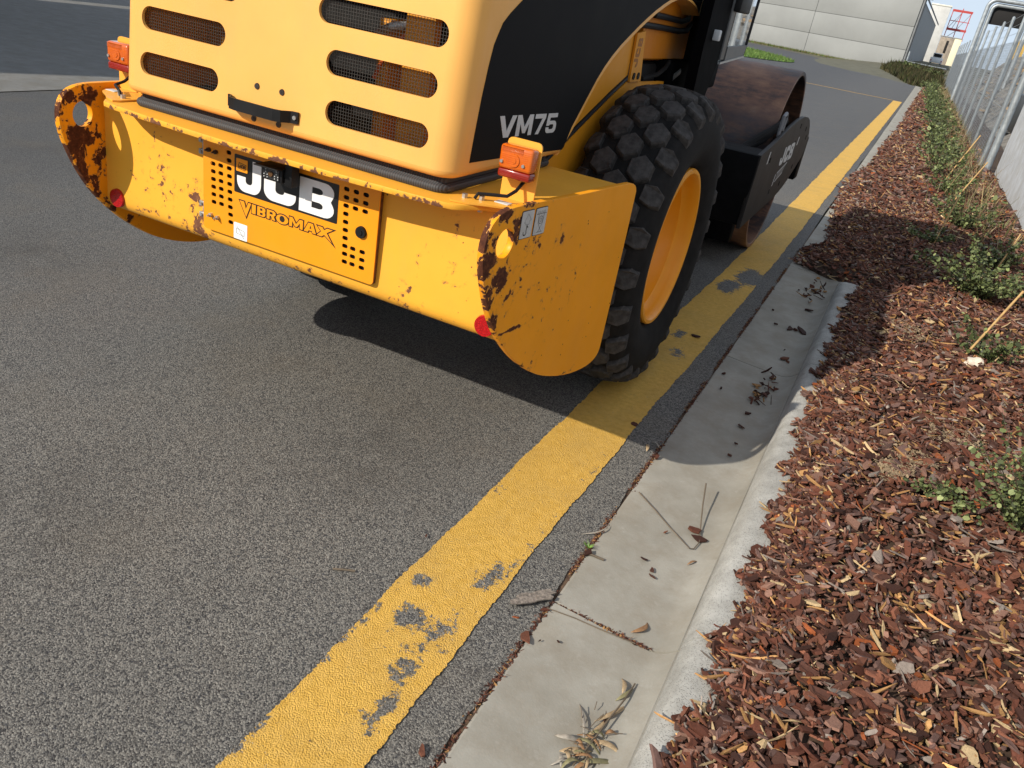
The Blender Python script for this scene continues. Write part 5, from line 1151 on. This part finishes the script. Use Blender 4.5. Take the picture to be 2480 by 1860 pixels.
DRYG = np.array([(.16, .14, .06), (.12, .12, .045), (.10, .14, .04), (.20, .16, .08)])
isl_pts = [(-7.4, 54.5), (-8.0, 51.5), (-9.4, 48), (-12, 45), (-22, 42), (-26, 62), (-17, 68), (-13.6, 69), (-10, 64), (-8, 58.5)]
sheet('grass_island', smooth_poly(isl_pts, 2), .03, plain('turf', (.07, .14, .025), .9, var=.3, scale=2))
import mathutils
poly = [Vector((x, y, 0)) for x, y in smooth_poly(isl_pts, 2)]
pts = []
q = smooth_poly(isl_pts, 1)
def inside(x, y):
    c = False; j = len(q) - 1
    for i in range(len(q)):
        if (q[i][1] > y) != (q[j][1] > y) and x < (q[j][0] - q[i][0]) * (y - q[i][1]) / (q[j][1] - q[i][1]) + q[i][0]: c = not c
        j = i
    return c
while len(pts) < 14000:
    x, y = rng.uniform(-24, -7.2), rng.uniform(43, 69)
    if inside(x, y): pts.append((x, y, .03))
grass('island_grass', np.array(pts), .10, .03, GREEN, 'bright green grass on the island beyond the roller drum')
t_ = rng.random(9000); off_ = rng.uniform(.2, 3.2, 9000); P = np.stack([A.x + dirw.x * t_ * 40 + nrm.x * off_, A.y + dirw.y * t_ * 40 + nrm.y * off_, np.full(9000, .0)], -1)
grass('verge_grass', P, .14, .04, np.concatenate([DRYG, GREEN[:1]]), 'dry green-brown verge at the foot of the warehouse wall')
n = 9000; y = rng.uniform(57.5, 92, n); x = rng.uniform(-3.6, 1.1, n); k = x > -.7 - (y - 57) * .16; P = np.stack([x, y, np.array([gz(a, b) for a, b in zip(x, y)])], -1)[k]
grass('road_end_weeds', P, .30, .05, np.concatenate([DRYG * .45, DRYG * .22, DRYG[:1] * .3]), 'dark dry weeds at the end of the road')
n = 2600; y = rng.uniform(8.5, 56, n); x = np.clip(rng.normal(.95, .22, n), .3, 1.22); P = np.stack([x, y, bz(x, y)], -1)
grass('fence_foot_weeds', P, .22, .006, np.array([(.28, .21, .11), (.20, .16, .08), (.14, .15, .06), (.33, .27, .16)]), 'thin dry weed stalks along the foot of the fence')
for i, (x, y, s, lb) in enumerate(((-1.6, 84, 1.0, 'dark weed bush against the corrugated wall corner'), (-.6, 80, .9, 'dark weed bush in the middle of the road-end weeds'), (.5, 76, .8, 'dark weed bush nearest the fence at the road end'))):
    shrub((x, y, gz(x, y)), s, s, s * .8, 14, 500, .09, lb)
shrub((-.15, 58.2, gz(-.15, 58.2)), .5, .5, .5, 10, 260, .05, 'yellow-flowered weed clump where the kerb ends')

# ------------------------------------------------------------------ unseen canopy added left of the frame, shaped to cast shade on the slab
cn = empty('shade_caster', (-14, 0, 0), 'unseen canopy added left of the frame to shade the concrete yard', 'canopy')
HZ = 5.2; sx, sy = -SUN[0] / SUN[2] * HZ, -SUN[1] / SUN[2] * HZ      # where the roof's shade lands
tilt_ = R(-16)
def bay(x0, x1, name):
    # roof bay whose shade covers x0..x1 on the slab (measured at y = 6)
    mx = Matrix.Translation((-sx, 6 - sy, HZ)) @ Matrix.Rotation(tilt_, 4, 'Z')
    MB().box((x0 / math.cos(tilt_), -30, 0), (x1 / math.cos(tilt_), 10.5, .18), 0, Matrix.Translation((-sx, 6 - sy, HZ)) @ Matrix(((1, -math.tan(tilt_), 0, 0), (0, 1, 0, 0), (0, 0, 1, 0), (0, 0, 0, 1))) @ Matrix.Scale(math.cos(tilt_), 4, (1, 0, 0))).build(name, CORR, cn)
bay(-14.6, -7.62, 'roof_bay'); bay(-40, -15.15, 'roof_bay')
for px_, py_ in ((-12.5, -4), (-12.5, -12), (-22, -4), (-22, -12)): MB().box((px_ - .12, py_ - .12, 0), (px_ + .12, py_ + .12, HZ), .01).build('column', CORR, cn)
